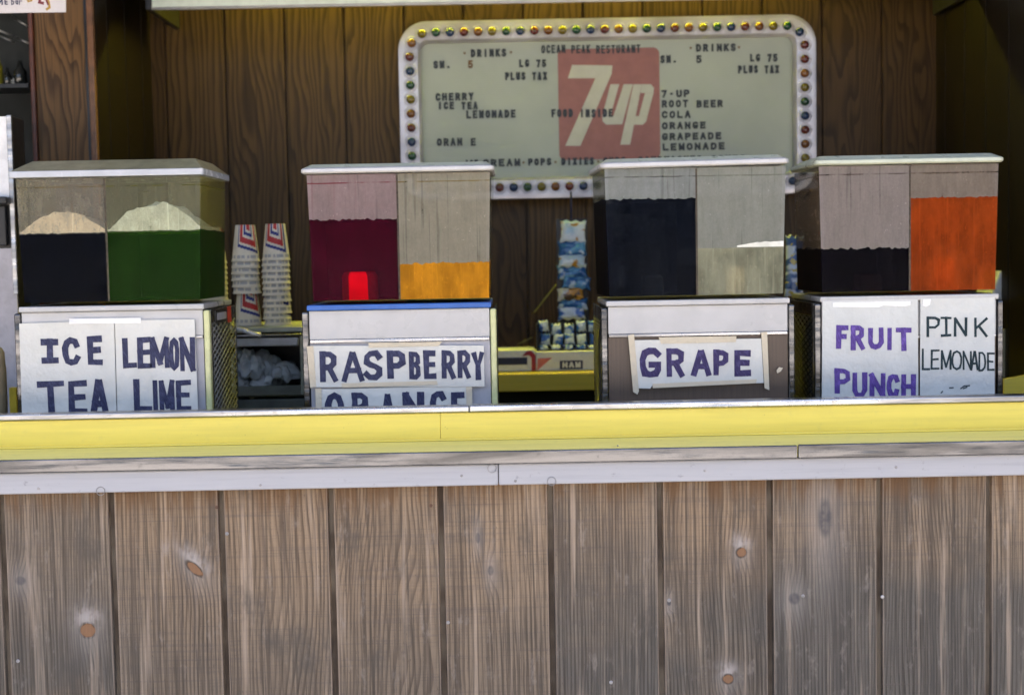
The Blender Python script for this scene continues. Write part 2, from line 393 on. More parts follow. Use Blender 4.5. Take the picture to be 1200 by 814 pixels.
def clear_plastic():
    g = G('clear_plastic'); tr = g.new('ShaderNodeBsdfTransparent'); gl = g.new('ShaderNodeBsdfGlossy'); gl.inputs['Roughness'].default_value = 0.06
    lw = g.new('ShaderNodeLayerWeight'); lw.inputs['Blend'].default_value = 0.12
    f = S(g, lw.outputs['Facing'])
    g.put(tr.inputs[0], g.mix(g.step(f, 0.5, 1.0), (0.96, 0.96, 0.94), (0.35, 0.33, 0.27)))
    bm_ = g.new('ShaderNodeBump'); bm_.inputs['Strength'].default_value = 0.12; bm_.inputs['Distance'].default_value = 0.001
    g.put(bm_.inputs['Height'], g.noise(g.world(), 40, 3)); g.t.links.new(bm_.outputs[0], gl.inputs['Normal'])
    return g.finish(g.mixshader(S(g, lw.outputs['Fresnel']) * 0.10, tr.outputs[0], gl.outputs[0]))
def film(name, col, dens, zline, linecol, seed):
    g = G(name); x, y, z = g.sep(g.world())
    tr = g.new('ShaderNodeBsdfTransparent'); df = g.new('ShaderNodeBsdfDiffuse'); tl = g.new('ShaderNodeBsdfTranslucent')
    streak = g.noise(g.comb(x * 110, seed, z * 22), 1.0, 4, 0.65); track = g.step(g.noise(g.comb(x * 130, seed + 8, z * 3.5), 1.0, 2), 0.60, 0.70)
    mott = g.noise(g.comb(x * 210, seed, z * 170), 1.0, 3, 0.7); blot = g.noise(g.comb(x * 18, seed, z * 14), 1.0, 4, 0.65)
    drop = g.voro(g.comb(x * 1.0, y, z * 0.6), 210.0); dropm = 1.0 - g.step(drop, 0.10, 0.34)
    dropsel = g.step(g.noise(g.comb(x * 70, seed + 3, z * 50), 1.0, 3), 0.58, 0.68)
    fine = g.noise(g.comb(x * 520, seed, z * 380), 1.0, 2)
    d = g.m('ADD', dens - 0.34, streak * 0.30 + blot * 0.34 + (mott - 0.5) * 0.28 - track * 0.22, clamp=True)
    d = g.m('ADD', d, dropm * dropsel * 0.12, clamp=True)
    lines = g.noise(g.comb(x * 30, seed, z * 5), 1.0, 3)
    ln = 1.0 - g.step(g.m('ABSOLUTE', z - zline + (lines - 0.5) * 0.003), 0.0006, 0.0022)
    ln = g.m('MULTIPLY', ln, g.step(lines, 0.3, 0.55) * 0.85, clamp=True)
    run = g.step(g.noise(g.comb(x * 90, seed + 5, z * 2.5), 1.0, 2), 0.60, 0.78) * g.step(z, zline - 0.13, zline)
    c = g.mix(dropm * dropsel * 0.45, col, tuple(min(1, q * 1.6 + 0.08) for q in col))
    c = g.mix(run * 0.4, c, tuple(0.6 * a + 0.4 * b for a, b in zip(linecol, col)))
    c = g.mix(ln, c, linecol)
    g.put(df.inputs[0], c); g.put(tl.inputs[0], c)
    a = g.mixshader(0.3, df.outputs[0], tl.outputs[0])
    return g.finish(g.mixshader(g.m('MAXIMUM', d, ln * 0.9), tr.outputs[0], a))
def liquid(name, col, see=0.0, tint=(1, 1, 1), sss=0.0):
    g = G(name); x, y, z = g.sep(g.world())
    n = g.noise(g.comb(x * 26, y * 20, z * 12), 1.0, 4, 0.6); n2 = g.noise(g.comb(x * 190, y * 60, z * 130), 1.0, 3, 0.65)
    c = g.mix(g.step(n, 0.3, 0.72), tuple(q * 0.70 for q in col), tuple(min(1, q * 1.25) for q in col))
    st_ = g.noise(g.comb(x * 120, y * 20, z * 5), 1.0, 3, 0.6)
    c = g.mix(g.step(st_, 0.52, 0.75) * 0.5, c, tuple(min(1, q * 1.7 + .002) for q in col))
    c = g.mix(g.step(n2, 0.58, 0.75) * 0.35, c, tuple(min(1, q * 1.9 + 0.004) for q in col))
    g.set(color=c, rough=0.35, spec=0.04, sss=sss)
    if sss: g.p.inputs['Subsurface Radius'].default_value = (0.03, 0.02, 0.01)
    if see <= 0: return g.mat
    tr = g.new('ShaderNodeBsdfTransparent'); tr.inputs[0].default_value = (*tint, 1)
    return g.finish(g.mixshader(see, g.p.outputs[0], tr.outputs[0]))
def marker(name, col):
    g = G(name); x, y, z = g.sep(g.world())
    a = g.noise(g.comb((x + z * 0.5) * 300, 0, (z - x * 0.5) * 60), 1.0, 3, 0.7); b = g.noise(g.world(), 70, 3)
    lt = tuple(min(1, q * 2.1 + 0.03) for q in col)
    g.set(color=g.mix(g.m('ADD', g.step(a, 0.42, 0.75) * 0.75, g.step(b, 0.5, 0.7) * 0.35, clamp=True), col, lt), rough=0.6, spec=0.2)
    return g.mat
def paper(name, col):
    g = G(name); v = g.world(); n = g.noise(v, 12, 4, 0.6); n2 = g.noise(v, 160, 2)
    g.set(color=g.mix(g.step(n, 0.35, 0.75), col, tuple(q * 0.9 for q in col)), rough=0.7, spec=0.25); g.bump(n * 5 + n2 * .3, 0.6, 0.003)
    return g.mat

M_SIDING = wood_siding(); M_PANEL = panelling('dark_wood_panelling', 0.52); M_PANEL_D = panelling('shaded_side_panelling', 0.05)  # side panelling: same wood with the partitions' shade darkened into its colour
M_CHROME = dull_chrome('chrome_trim', (0.15, 0.155, 0.17), 0.15); M_CAP = dull_chrome('chrome_cap', (0.46, 0.47, 0.50), 0.22)
M_STEEL = brushed('stainless_steel', (0.62, 0.62, 0.60), 0.34); M_PANELGREY = plain('pale_grey_enamel', (0.46, 0.46, 0.465), 0.3, var=0.06, scale=14, coat=0.3)
M_GREYLOW = plain('grey_enamel', (0.36, 0.36, 0.40), 0.35, var=0.08)
M_BLACK = plain('black_plastic', (0.012, 0.012, 0.014), 0.35); M_DARKWALL = plain('dark_green_with_shade', (0.008, 0.013, 0.012), 0.6)  # the green is near black: shade of an unlit room in its colour
M_NAVY = plain('navy_ink', (0.012, 0.016, 0.05), 0.5)
M_RED = plain('red_ink', (0.45, 0.03, 0.025), 0.5); M_BLUEP = plain('blue_tape', (0.03, 0.12, 0.42), 0.4)
M_WHITEPL = plain('white_plastic', (0.54, 0.54, 0.55), 0.3, var=0.05, coat=0.2); M_LIDGREEN = plain('pale_green_plastic', (0.50, 0.54, 0.44), 0.3, var=0.08)
M_OLIVE = plain('stained_lid_plastic', (0.30, 0.27, 0.16), 0.35, var=0.2)
M_PAPER = paper('white_card', (0.68, 0.675, 0.63)); M_PAPERB = paper('bluish_white_card', (0.62, 0.63, 0.61)); M_TAPE = paper('masking_tape', (0.66, 0.58, 0.44))
M_CLEAR_TAPE = paper('glossy_white_tape', (0.86, 0.86, 0.86))
M_INK = marker('navy_marker', (0.030, 0.033, 0.075)); M_INKP = marker('purple_marker', (0.040, 0.030, 0.095)); M_INKPV = marker('violet_marker', (0.082, 0.046, 0.22)); M_INKT = marker('dark_teal_marker', (0.010, 0.025, 0.032))
M_CLEAR = clear_plastic()
M_YELLOWEDGE = plain('yellow_green_post', (0.56, 0.58, 0.30), 0.25, var=0.15, coat=0.3)  # pale yellow-green for the right corner posts
M_WOODLAM = (lambda g: (g.set(color=g.mix(g.noise(g.comb(*[a * b for a, b in zip(g.sep(g.world()), (260.0, 1.0, 6.0))]), 1.0, 4, 0.6), (0.05, 0.034, 0.025), (0.135, 0.092, 0.066)), rough=0.4), g.mat)[1])(G('walnut_laminate'))

def yellow(name, col, wear):
    g = G(name); x, y, z = g.sep(g.world()); n = g.noise(g.comb(x * 3, y * 40, z * 60), 1.0, 4, 0.6); n2 = g.noise(g.world(), 45, 4, 0.7); spk = g.voro(g.world(), 90.0)
    c = g.mix(g.step(n, 0.35, 0.7), col, tuple(q * 0.9 for q in col))
    c = g.mix(g.step(n2, 0.52, 0.75) * wear, c, (0.52, 0.47, 0.20))
    c = g.mix((1.0 - g.step(spk, 0.03, 0.10)) * g.step(g.noise(g.world(), 14, 2), 0.55, 0.65) * 0.7, c, (0.16, 0.11, 0.05))
    g.set(color=c, rough=0.38, spec=0.4); g.bump(n2, 0.08, 0.001)
    return g.mat
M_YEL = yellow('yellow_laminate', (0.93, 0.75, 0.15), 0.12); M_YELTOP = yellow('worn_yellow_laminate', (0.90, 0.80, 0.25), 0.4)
M_YELBACK = yellow('deep_back_counter_yellow', (0.72, 0.55, 0.06), 0.3)  # deeper yellow for the back counter and the right-hand board
def white_paint():
    g = G('chipped_white_paint'); x, y, z = g.sep(g.world())
    n = g.noise(g.comb(x * 4, 0, z * 120), 1.0, 4, 0.65); n2 = g.noise(g.comb(x * 40, 0, z * 60), 1.0, 4, 0.7); n3 = g.noise(g.comb(x * 1.5, 0, z * 8), 1.0, 3)
    c = g.mix(g.step(n, 0.42, 0.75) * 0.5, (0.39, 0.395, 0.42), (0.30, 0.305, 0.335))
    c = g.mix(g.step(n2, 0.60, 0.74) * 0.7, c, (0.22, 0.22, 0.23)); c = g.mix(g.step(n3, 0.5, 0.8) * 0.3, c, (0.34, 0.35, 0.38))
    g.set(color=c, rough=0.55); g.bump(n + n2 * .5, 0.25, 0.001); return g.mat
M_WPAINT = white_paint()
def ground_mat():
    g = G('boardwalk_concrete'); v = g.world(); n = g.noise(v, 0.35, 5, 0.6); n2 = g.noise(v, 30, 4, 0.7)
    c = g.mix(g.step(n, 0.3, 0.7), (0.42, 0.385, 0.34), (0.30, 0.275, 0.24)); g.set(color=g.mix(n2 * 0.4, c, (0.18, 0.16, 0.14)), rough=0.9); g.bump(n2, 0.3, 0.004); return g.mat

# ================================================================== setting
struct(MB().box(-300, 300, -300, 300, -0.2, 0.0).build('ground', ground_mat()))
struct(MB().box(-3.2, 3.2, 2.9, 6.2, 0.001, 0.02).build('floor', plain('floor_tiles', (0.16, 0.14, 0.12), 0.5)))
WALL_Y = 4.5
GRV = 0.1865
def panel_wall(xa, xb, za, zb, yf, gx, gw=0.008, gd=0.012, thick=0.05):
    mb = MB(); ks = [gx + i * GRV for i in range(-40, 40) if xa + .02 < gx + i * GRV < xb - .02]
    prof = [(xa, yf)]
    for k in ks: prof += [(k - gw / 2, yf), (k - gw / 2 + .001, yf + gd), (k + gw / 2 - .001, yf + gd), (k + gw / 2, yf)]
    prof += [(xb, yf), (xb, yf + thick), (xa, yf + thick)]
    n = len(prof); v = [(x, y, za) for x, y in prof] + [(x, y, zb) for x, y in prof]
    mb.add(v, [tuple(range(n)), tuple(range(2 * n - 1, n - 1, -1))] + [(i, (i + 1) % n, (i + 1) % n + n, i + n) for i in range(n)])
    return mb
PART_L = at(178, 100, WALL_Y).x; PART_R = at(1097, 100, WALL_Y).x
G_BACK = at(405, 100, WALL_Y).x
mb = panel_wall(PART_L, PART_R, 0.02, 2.6, WALL_Y, G_BACK)
ob = tag(mb.build('panelled_wall', M_PANEL), 'dark brown grooved wood panelling on the back wall behind the menu board', 'wall')
# side partitions, panelled, running from the back wall towards the counter
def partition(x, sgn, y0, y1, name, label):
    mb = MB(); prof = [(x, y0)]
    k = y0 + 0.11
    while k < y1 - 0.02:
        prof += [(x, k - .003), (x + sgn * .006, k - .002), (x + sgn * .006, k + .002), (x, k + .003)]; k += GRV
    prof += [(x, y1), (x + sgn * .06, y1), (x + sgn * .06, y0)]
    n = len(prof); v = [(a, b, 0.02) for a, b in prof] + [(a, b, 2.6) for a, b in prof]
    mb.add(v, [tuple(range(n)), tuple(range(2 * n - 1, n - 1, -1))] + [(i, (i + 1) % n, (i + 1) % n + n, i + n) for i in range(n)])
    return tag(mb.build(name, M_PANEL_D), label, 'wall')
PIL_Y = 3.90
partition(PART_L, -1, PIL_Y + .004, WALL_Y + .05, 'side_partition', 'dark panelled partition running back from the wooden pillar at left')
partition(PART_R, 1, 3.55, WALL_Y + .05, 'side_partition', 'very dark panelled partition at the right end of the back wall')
# pillar at the left with reddish edge mouldings
x0, x1 = at(43, 100, PIL_Y).x, at(101, 100, PIL_Y).x
th = thing('wooden_pillar', ((x0 + x1) / 2, PIL_Y, 0.02), 'brown wood panelled pillar with reddish edge mouldings left of the menu board', 'pillar')
MB().box(x0, x1, PIL_Y, PIL_Y + .12, 0.02, 2.6).build('shaft', panelling('pillar_wood', 1.15), th)
m_mould = plain('reddish_moulding', (0.10, 0.028, 0.014), 0.4, var=.3); m_mould2 = plain('tan_moulding', (0.17, 0.075, 0.03), 0.4, var=.3)
MB().box(at(37, 100, PIL_Y).x, x0 - .0015, PIL_Y - .012, PIL_Y + .12, 0.02, 2.6).build('edge_moulding', m_mould, th, 0.003)
MB().box(x1 + .0015, x1 + .009, PIL_Y - .004, PIL_Y + .12, 0.02, 2.6).build('edge_moulding', M_BLACK, th)
MB().box(x1 + .0105, PART_L - .002, PIL_Y - .014, PIL_Y + .12, 0.02, 2.6).build('edge_moulding', m_mould2, th, 0.003)
tag(MB().box(-3.15, x0 - .004, 4.62, 4.7, 0.02, 2.6).build('dark_wall', M_DARKWALL), 'wall left of the wooden pillar coloured nearly black for an unlit room', 'wall')
# enclosure of the stand (outside the frame: it only keeps the inside dark)
tag(MB().box(-3.25, -3.15, 2.55, 6.2, 0.02, 2.6).build('end_wall', M_PANEL_D), 'end wall of the stand beyond the left edge', 'wall')
tag(MB().box(3.15, 3.25, 2.55, 6.2, 0.02, 2.6).build('end_wall', M_PANEL_D), 'end wall of the stand beyond the right edge', 'wall')
tag(MB().box(-3.25, 3.25, 6.2, 6.3, 0.02, 2.6).build('rear_wall', M_DARKWALL), 'outer rear wall of the stand behind the panelling', 'wall')
tag(MB().box(-3.4, 3.4, 2.45, 6.4, 2.602, 2.75).build('roof', plain('dark_ceiling', (0.10, 0.085, 0.07), 0.8)), 'unseen flat roof of the stand with overhang sized to shade the inside', 'roof')

# ------------------------------------------------------------------ front counter
CX0, CX1 = -2.6, 2.6
th = thing('service_counter', (0, 2.7, 0.0), 'long counter with weathered grooved plank front, white fascia and yellow ledge', 'counter')
mb = MB(); gw, gd = 0.0125, 0.011
prof = [(CX0, FRONT_Y)]
for i in range(-13, 14):
    k = GX0 + i * PITCH_B
    if CX0 + .02 < k < CX1 - .02: prof += [(k - gw / 2, FRONT_Y), (k - gw / 2 + .0015, FRONT_Y + gd), (k + gw / 2 - .0015, FRONT_Y + gd), (k + gw / 2, FRONT_Y)]
prof += [(CX1, FRONT_Y), (CX1, FRONT_Y + .035), (CX0, FRONT_Y + .035)]
n = len(prof); zt = Z_BOARD + .03; v = [(x, y, 0.0) for x, y in prof] + [(x, y, zt) for x, y in prof]
mb.add(v, [tuple(range(n)), tuple(range(2 * n - 1, n - 1, -1))] + [(i, (i + 1) % n, (i + 1) % n + n, i + n) for i in range(n)])
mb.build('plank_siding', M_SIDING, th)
YB = FRONT_Y - .016                     # white board front
YT = FRONT_Y - .024                     # chrome trim front
zb0, zb1 = at(600, 568, YB).z, at(600, 543.2, YB).z
zt0, zt1 = zb1 + .0008, at(600, 527.7, YT).z
xj = at(584, 555, YB).x
MB().box(CX0, xj - .0006, YB, FRONT_Y - .001, zb0, zb1).build('white_fascia', M_WPAINT, th, 0.0025)
MB().box(xj + .0006, CX1, YB, FRONT_Y - .001, zb0, zb1 + .0005).build('white_fascia', M_WPAINT, th, 0.0025)
xj = at(935, 528, YT).x
LEDGE_BACK = 2.80
for a, b, dz in ((CX0, xj - .0008, 0), (xj + .0008, CX1, .0012)):
    MB().box(a, b, YT - dz, YT + .006, zt0, zt1 + dz).build('edge_trim', M_CHROME, th, 0.002)
ZL = zt1 - .002
MB().box(CX0, CX1, YT + .0065, LEDGE_BACK, zt0 + .003, ZL).build('ledge_top', M_YELTOP, th, 0.001)
zc0, zc1 = at(600, 482.3, LEDGE_BACK).z, at(600, 474.2, LEDGE_BACK).z
xj = at(516, 495, LEDGE_BACK).x
for a, b in ((CX0, xj - .0003), (xj + .0003, CX1)):
    MB().box(a, b, LEDGE_BACK + .001, LEDGE_BACK + .028, ZL - .03, zc0).build('riser', M_YEL, th, 0.0008)
# a thin bead along the foot of the riser
MB().box(CX0, CX1, LEDGE_BACK - .016, LEDGE_BACK, ZL + .0005, ZL + .0035).build('ledge_bead', M_YEL, th, 0.001)
xj = at(550, 478, LEDGE_BACK).x
for a, b, dz in ((CX0, xj - .0008, 0), (xj + .0008, CX1, .0008)):
    MB().box(a, b, LEDGE_BACK - .004 - dz, LEDGE_BACK + .031, zc0 + .0005, zc1 + dz).build('cap_trim', M_CAP, th, 0.003, 3)
ZW = zc1 - .07
MB().box(CX0, CX1, LEDGE_BACK + .033, 3.38, ZW - .03, ZW).build('work_top', M_STEEL, th, 0.002)
MB().box(CX0, CX1, FRONT_Y + .04, FRONT_Y + .08, 0.02, zt0).build('counter_frame', M_DARKWALL, th)
m_nail = plain('nail_steel', (0.30, 0.30, 0.31), 0.4, metal=.8, var=.3); m_rust = plain('rusty_nail', (0.12, 0.06, 0.035), 0.7, var=.3)
def disc_px(px, py, Y, rpx, t, name, mat, ring=False):
    c = at(px, py, Y); r = rpx * pxm(Y); mb = MB()
    if ring: mb.tube([(c.x + r * math.cos(a), Y - t * .5, c.z + r * math.sin(a)) for a in [2 * math.pi * k / 20 for k in range(21)]], t * .6, 6)
    else: mb.loft([[(c.x + q * r * math.cos(2 * math.pi * k / 14), Y + d, c.z + q * r * math.sin(2 * math.pi * k / 14)) for k in range(14)] for q, d in ((1, 0.0005), (1, -t * .5), (.6, -t))])
    return mb.build(name, mat, th)
for (px, py) in ((45, 572), (305, 568), (541, 557), (604, 563), (826, 551), (1050, 547)): disc_px(px, py, YB, 1.6, .0015, 'nail_head', m_nail)
for (px, py) in ((576.5, 548.5), (646.5, 563.5), (118, 575)): disc_px(px, py, YB, 5, .0012, 'washer_ring', m_nail, True)
for (px, py) in ((266, 625), (525, 729), (1034, 699), (21, 774), (784, 703), (941, 698), (716, 799)): disc_px(px, py, FRONT_Y, 2.2, .0015, 'nail_head', m_nail)
for (px, py) in ((254, 594), (505, 592), (1025, 561)): disc_px(px, py, FRONT_Y, 2.0, .0012, 'nail_head', m_rust)
disc_px(724, 522, YT + .03, 1.0, .001, 'nail_head', m_nail)

# ------------------------------------------------------------------ back counter
BC_Y = 4.0
zt_ = at(640, 437.5, BC_Y).z; zb_ = at(640, 458, BC_Y).z
xa = at(562, 445, BC_Y).x
th = thing('back_counter', (0.4, 4.2, 0.02), 'yellow back counter against the panelled wall with dark open space below', 'counter')
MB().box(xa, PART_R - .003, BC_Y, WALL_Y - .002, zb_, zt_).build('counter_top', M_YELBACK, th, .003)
MB().box(xa + .02, PART_R - .02, BC_Y + .18, BC_Y + .2, 0.02, zb_ - .001).build('under_counter_shade', M_DARKWALL, th)  # near-black sheet standing for the shade under the back counter

# ------------------------------------------------------------------ fluorescent fixture above the wall
LY = 4.12
xa, xb = at(178, 5, LY).x, PART_R - .022; zl = at(400, 6.5, LY).z
th = thing('fluorescent_fixture', ((xa + xb) / 2, LY + .1, zl), 'pale green metal light fixture hanging along the top above the menu board', 'light fixture')
m_lip = plain('pale_green_enamel', (0.74, 0.84, 0.74), 0.35, var=.08)
mb = MB().box(xa, xb, LY, LY + .006, zl + .004, zl + .38); mb.box(xa, xb, LY + .007, LY + .30, zl + .374, zl + .38)
mb.build('reflector', m_lip, th)
MB().box(xa + .001, xb - .001, LY + .0075, LY + .0095, zl + .006, zl + .372).build('spill_blocker', M_BLACK, th)  # added black sheet that keeps tube light off the menu board
MB().tube([(xa, LY, zl), (xb, LY, zl)], .0045, 8).build('bottom_bead', M_WHITEPL, th)
MB().box(xa - .02, xa - .001, LY - .004, LY + .35, zl - .004, zl + .384).build('end_cap', M_BLACK, th, .004)
MB().box(xb + .001, xb + .02, LY - .004, LY + .35, zl - .004, zl + .384).build('end_cap', M_BLACK, th, .004)
g = G('warm_tube_glow'); g.set(color=(0.9, 0.8, 0.4), emit=(1.0, 0.90, 0.055), emits=LAMP)
MB().tube([(xa + .14, LY + .352, zl + .30), (at(965, 5, LY).x, LY + .352, zl + .30)], .013, 12).build('tube', g.mat, th)
for x in (xa + .2, xb - .2): MB().tube([(x, LY + .12, zl + .38), (x, LY + .12, 2.602)], .006, 8).build('hanger', M_STEEL, th)

# ================================================================== menu board
SY = 4.42
c = at(712, 127, SY); k = pxm(SY); W2, H2 = 241 * k, 102.5 * k
def rrect(cx, cz, hw, hh, r, n=8):
    P = []
    for (sx, sz, a0) in ((1, 1, 0), (-1, 1, 90), (-1, -1, 180), (1, -1, 270)):
        for i in range(n + 1):
            a = R(a0 + 90 * i / n); P.append((cx + sx * (hw - r) + r * math.cos(a), cz + sz * (hh - r) + r * math.sin(a)))
    return P
th = thing('menu_board', (c.x, SY, c.z - H2), 'lighted drinks menu board with silver frame of coloured bulbs on the panelled wall', 'menu board')
po, pi_ = rrect(c.x, c.z, W2, H2, 33 * k), rrect(c.x, c.z, W2 - 25 * k, H2 - 24 * k, 10 * k)
pm = rrect(c.x, c.z, W2 - 3 * k, H2 - 3 * k, 30 * k)
pm2 = rrect(c.x, c.z, W2 - 22 * k, H2 - 21 * k, 12 * k)
mb = MB()
rings = [[(x, SY + .055, z) for x, z in po], [(x, SY - .0172, z) for x, z in po], [(x, SY - .018, z) for x, z in pm], [(x, SY - .018, z) for x, z in pm2], [(x, SY - .008, z) for x, z in pi_], [(x, SY + .01, z) for x, z in pi_], [(x, SY + .055, z) for x, z in pi_]]
mb.loft(rings, cap=False)
for q_ in range(len(po)): mb.mi[q_] = 1
# bulbs along the border, each in an embossed ring
def path_pts(hw, hh, r, step):
    seg = []
    P = rrect(c.x, c.z, hw, hh, r, 10); P.append(P[0]); tot = sum(math.dist(P[i], P[i + 1]) for i in range(len(P) - 1))
    n_ = round(tot / step); st = tot / n_; out = []; acc = 0; i = 0
    for q in range(n_):
        tgt = q * st
        while acc + math.dist(P[i], P[i + 1]) < tgt: acc += math.dist(P[i], P[i + 1]); i += 1
        t = (tgt - acc) / math.dist(P[i], P[i + 1]); out.append((P[i][0] + (P[i + 1][0] - P[i][0]) * t, P[i][1] + (P[i + 1][1] - P[i][1]) * t))
    return out
bulbs = path_pts(W2 - 13 * k, H2 - 13 * k, 22 * k, 16.3 * k)
for (bx, bz) in bulbs:
    mb.tube([(bx + 7.1 * k * math.cos(a), SY - .018, bz + 7.1 * k * math.sin(a)) for a in [2 * math.pi * q / 16 for q in range(17)]], .0025, 6)
g = G('silver_frame'); v_ = g.world(); n_ = g.noise(v_, 7, 3); g.set(color=g.mix(g.step(n_, .35, .7), (0.66, 0.65, 0.70), (0.44, 0.43, 0.48)), metal=0.45, rough=0.3); g.bump(g.noise(v_, 60, 3), .3, .002)
fr = mb.build('frame', [g.mat, plain('darkened_frame_side', (.05, .04, .035), .5)], th)  # outer frame sides darkened in colour so tube light doesn't show there
bulb_m = []
for nm, col in (('red', (0.10, 0.014, 0.014)), ('orange', (0.16, 0.055, 0.010)), ('yellow', (0.15, 0.115, 0.010)), ('green', (0.008, 0.055, 0.03)), ('blue', (0.008, 0.03, 0.10))):
    bulb_m.append(plain(nm + '_bulb_glass', col, 0.12, var=.1, coat=.6))
me0 = {}
for i, (bx, bz) in enumerate(bulbs):
    q = (i * -1) % 5
    if q not in me0:
        mb = MB(); rr = 5.4 * k; mb.loft([[(bx + rr * math.cos(a) * math.cos(t), SY - .019 - rr * .8 * math.sin(t), bz + rr * math.sin(a) * math.cos(t)) for a in [2 * math.pi * j / 16 for j in range(16)]] for t in [R(d) for d in (-20, 0, 20, 40, 60, 78)]], smooth=True)
        o = mb.build('bulb', bulb_m[q], {'ob': th['ob'], 'base': (bx, SY, bz)}); me0[q] = o
    else: o = me0[q].copy(); COL.objects.link(o)
    o.location = (bx - th['base'][0], 0, bz - th['base'][2])
g = G('ribbed_cream_panel'); x, y, z = g.sep(g.world()); rib = g.m('SINE', z * 900.0); n_ = g.noise(g.world(), 5, 4)
g.set(color=g.mix(g.step(n_, .3, .7), (0.42, 0.475, 0.40), (0.37, 0.42, 0.355)), rough=0.35); g.bump(rib, .25, .0006)
face = MB().prism(rrect(c.x, c.z, W2 - 24.4 * k, H2 - 23.4 * k, 10 * k), SY + .012, SY + .05).build('face_panel', g.mat, th)
FYP = SY + .012                                  # front plane of the face
fsub = sub(face, th)
# red square and white mark
def P2(pts, dy): return [(at(x_, y_, FYP - dy).x, at(x_, y_, FYP - dy).z) for x_, y_ in pts]
def z5(pts): return [(450 + a / 2.264, b / 2.264) for a, b in pts]
cr = at(713.8, 122, FYP)
sq = rrect(cr.x, cr.z, 59 * k, 64 * k, 7 * k, 6)
MB().prism(sq, FYP - .0012, FYP - .0002).build('red_square', plain('faded_red', (0.30, 0.115, 0.095), 0.4, var=.08), fsub)
m_logo = plain('logo_cream', (0.52, 0.53, 0.43), 0.4, var=.05)
mb = MB()
seven = z5([(499, 173), (606, 174), (604, 196), (521, 387), (481, 387), (561, 208), (488, 208)])
mb.prism(P2(seven, .0024), FYP - .0024, FYP - .0014)
u_ = z5([(601, 224), (624, 224), (603, 300), (603, 308), (609, 308), (636, 224), (660, 224), (632, 330), (590, 331), (580, 322), (579, 308)])
mb.prism(P2(u_, .0024), FYP - .0024, FYP - .0014)
p_out = z5([(662, 224), (708, 224), (716, 233), (715, 246), (697, 322), (688, 331), (664, 331), (653, 384), (627, 384)])
# letter p: stem + bowl built as two joined pieces round the counter
stem = z5([(662, 224), (684, 224), (653, 384), (627, 384)]); mb.prism(P2(stem, .0024), FYP - .0024, FYP - .0014)
mb.prism(P2(z5([(684.3, 224), (708, 224), (716, 233), (715, 247), (680.5, 247)]), .0024), FYP - .0024, FYP - .0014)
mb.prism(P2(z5([(692.3, 247.4), (715, 247.4), (699, 308), (676.5, 308)]), .0024), FYP - .0024, FYP - .0014)
mb.prism(P2(z5([(667.9, 308.4), (698.8, 308.4), (696, 322), (687, 331), (663.4, 331)]), .0024), FYP - .0024, FYP - .0014)
mb.build('logo_lettering', m_logo, fsub)
LYB = FYP - .0036
m_bl = plain('black_letters', (0.012, 0.022, 0.030), 0.45); m_br = plain('brown_letters', (0.16, 0.08, 0.02), 0.5)
rows = [('DRINKS', 552, 593, 57.7, 66.8), ('SM.', 508, 528, 71.5, 80.4), ('LG 75', 608.4, 640, 70, 79), ('PLUS TAX', 592, 641, 84.8, 94), ('OCEAN PEAK RESTURANT', 634.6, 750, 53, 62.5),
        ('DRINKS', 816, 862, 51.6, 60.4), ('SM.', 774, 793, 65, 74), ('5', 816, 822, 65, 74), ('LG 75', 879, 911, 63.5, 72.4), ('PLUS TAX', 865, 913, 76.9, 86),
        ('CHERRY', 510.5, 554.7, 109, 118), ('ICE TEA', 513, 559.7, 119.5, 128.3), ('LEMONADE', 546.7, 604, 129.2, 138.4), ('ORAN E', 512, 557.5, 162, 171), ('FOOD INSIDE', 646.3, 718, 128, 137.5),
        ('7-UP', 775, 807.8, 105.6, 114.2), ('ROOT BEER', 775.7, 846.8, 117.4, 126), ('COLA', 775.7, 809, 130, 138.6), ('ORANGE', 776, 826.8, 143, 151.4), ('GRAPEADE', 776, 845, 155.6, 164), ('LEMONADE', 776.8, 849, 167.6, 176),
        ('ICE', 545, 560, 187.4, 196), ('CREAM', 566, 609.5, 186.3, 195), ('POPS', 619, 646, 185.5, 194), ('DIXIES', 658, 696, 184.8, 193.4), ('CUPS', 707, 733, 184.3, 192.8), ('SANDWICHES', 748, 822, 183, 191.6), ('CONES', 833, 873, 182, 190.6)]
for r_ in rows:
    txt, xa_, xb_, ya_, yb__ = r_; adv_ = (xb_ - xa_) / (len(txt) - 1 + .74); i0 = 0
    for wd_ in txt.split(' '):
        xs0 = xa_ + i0 * adv_; i0 += len(wd_) + 1
        mb = MB(); text_px(mb, wd_, xs0, xs0 + adv_ * (len(wd_) - 1 + .74), ya_, yb__, LYB, 2.3 if len(txt) < 15 else 1.7); mb.build('lettering', m_bl, fsub)
mb = MB(); text_px(mb, '5', 548.6, 554, 71, 80, LYB); mb.build('lettering', m_br, fsub)
for (px, py) in ((544.5, 62.5), (598.7, 61.5), (809.5, 56.5), (866, 55.6), (613.5, 190.5), (651, 190), (701, 189.4)):
    a = at(px, py, LYB); MB().box(a.x - 1.2 * k, a.x + 1.2 * k, LYB, LYB + .0006, a.z - 1.2 * k, a.z + 1.2 * k).build('dot', m_br, fsub)
# letter tracks
for i in range(7):
    zz = c.z + H2 - (45 + i * 20) * k

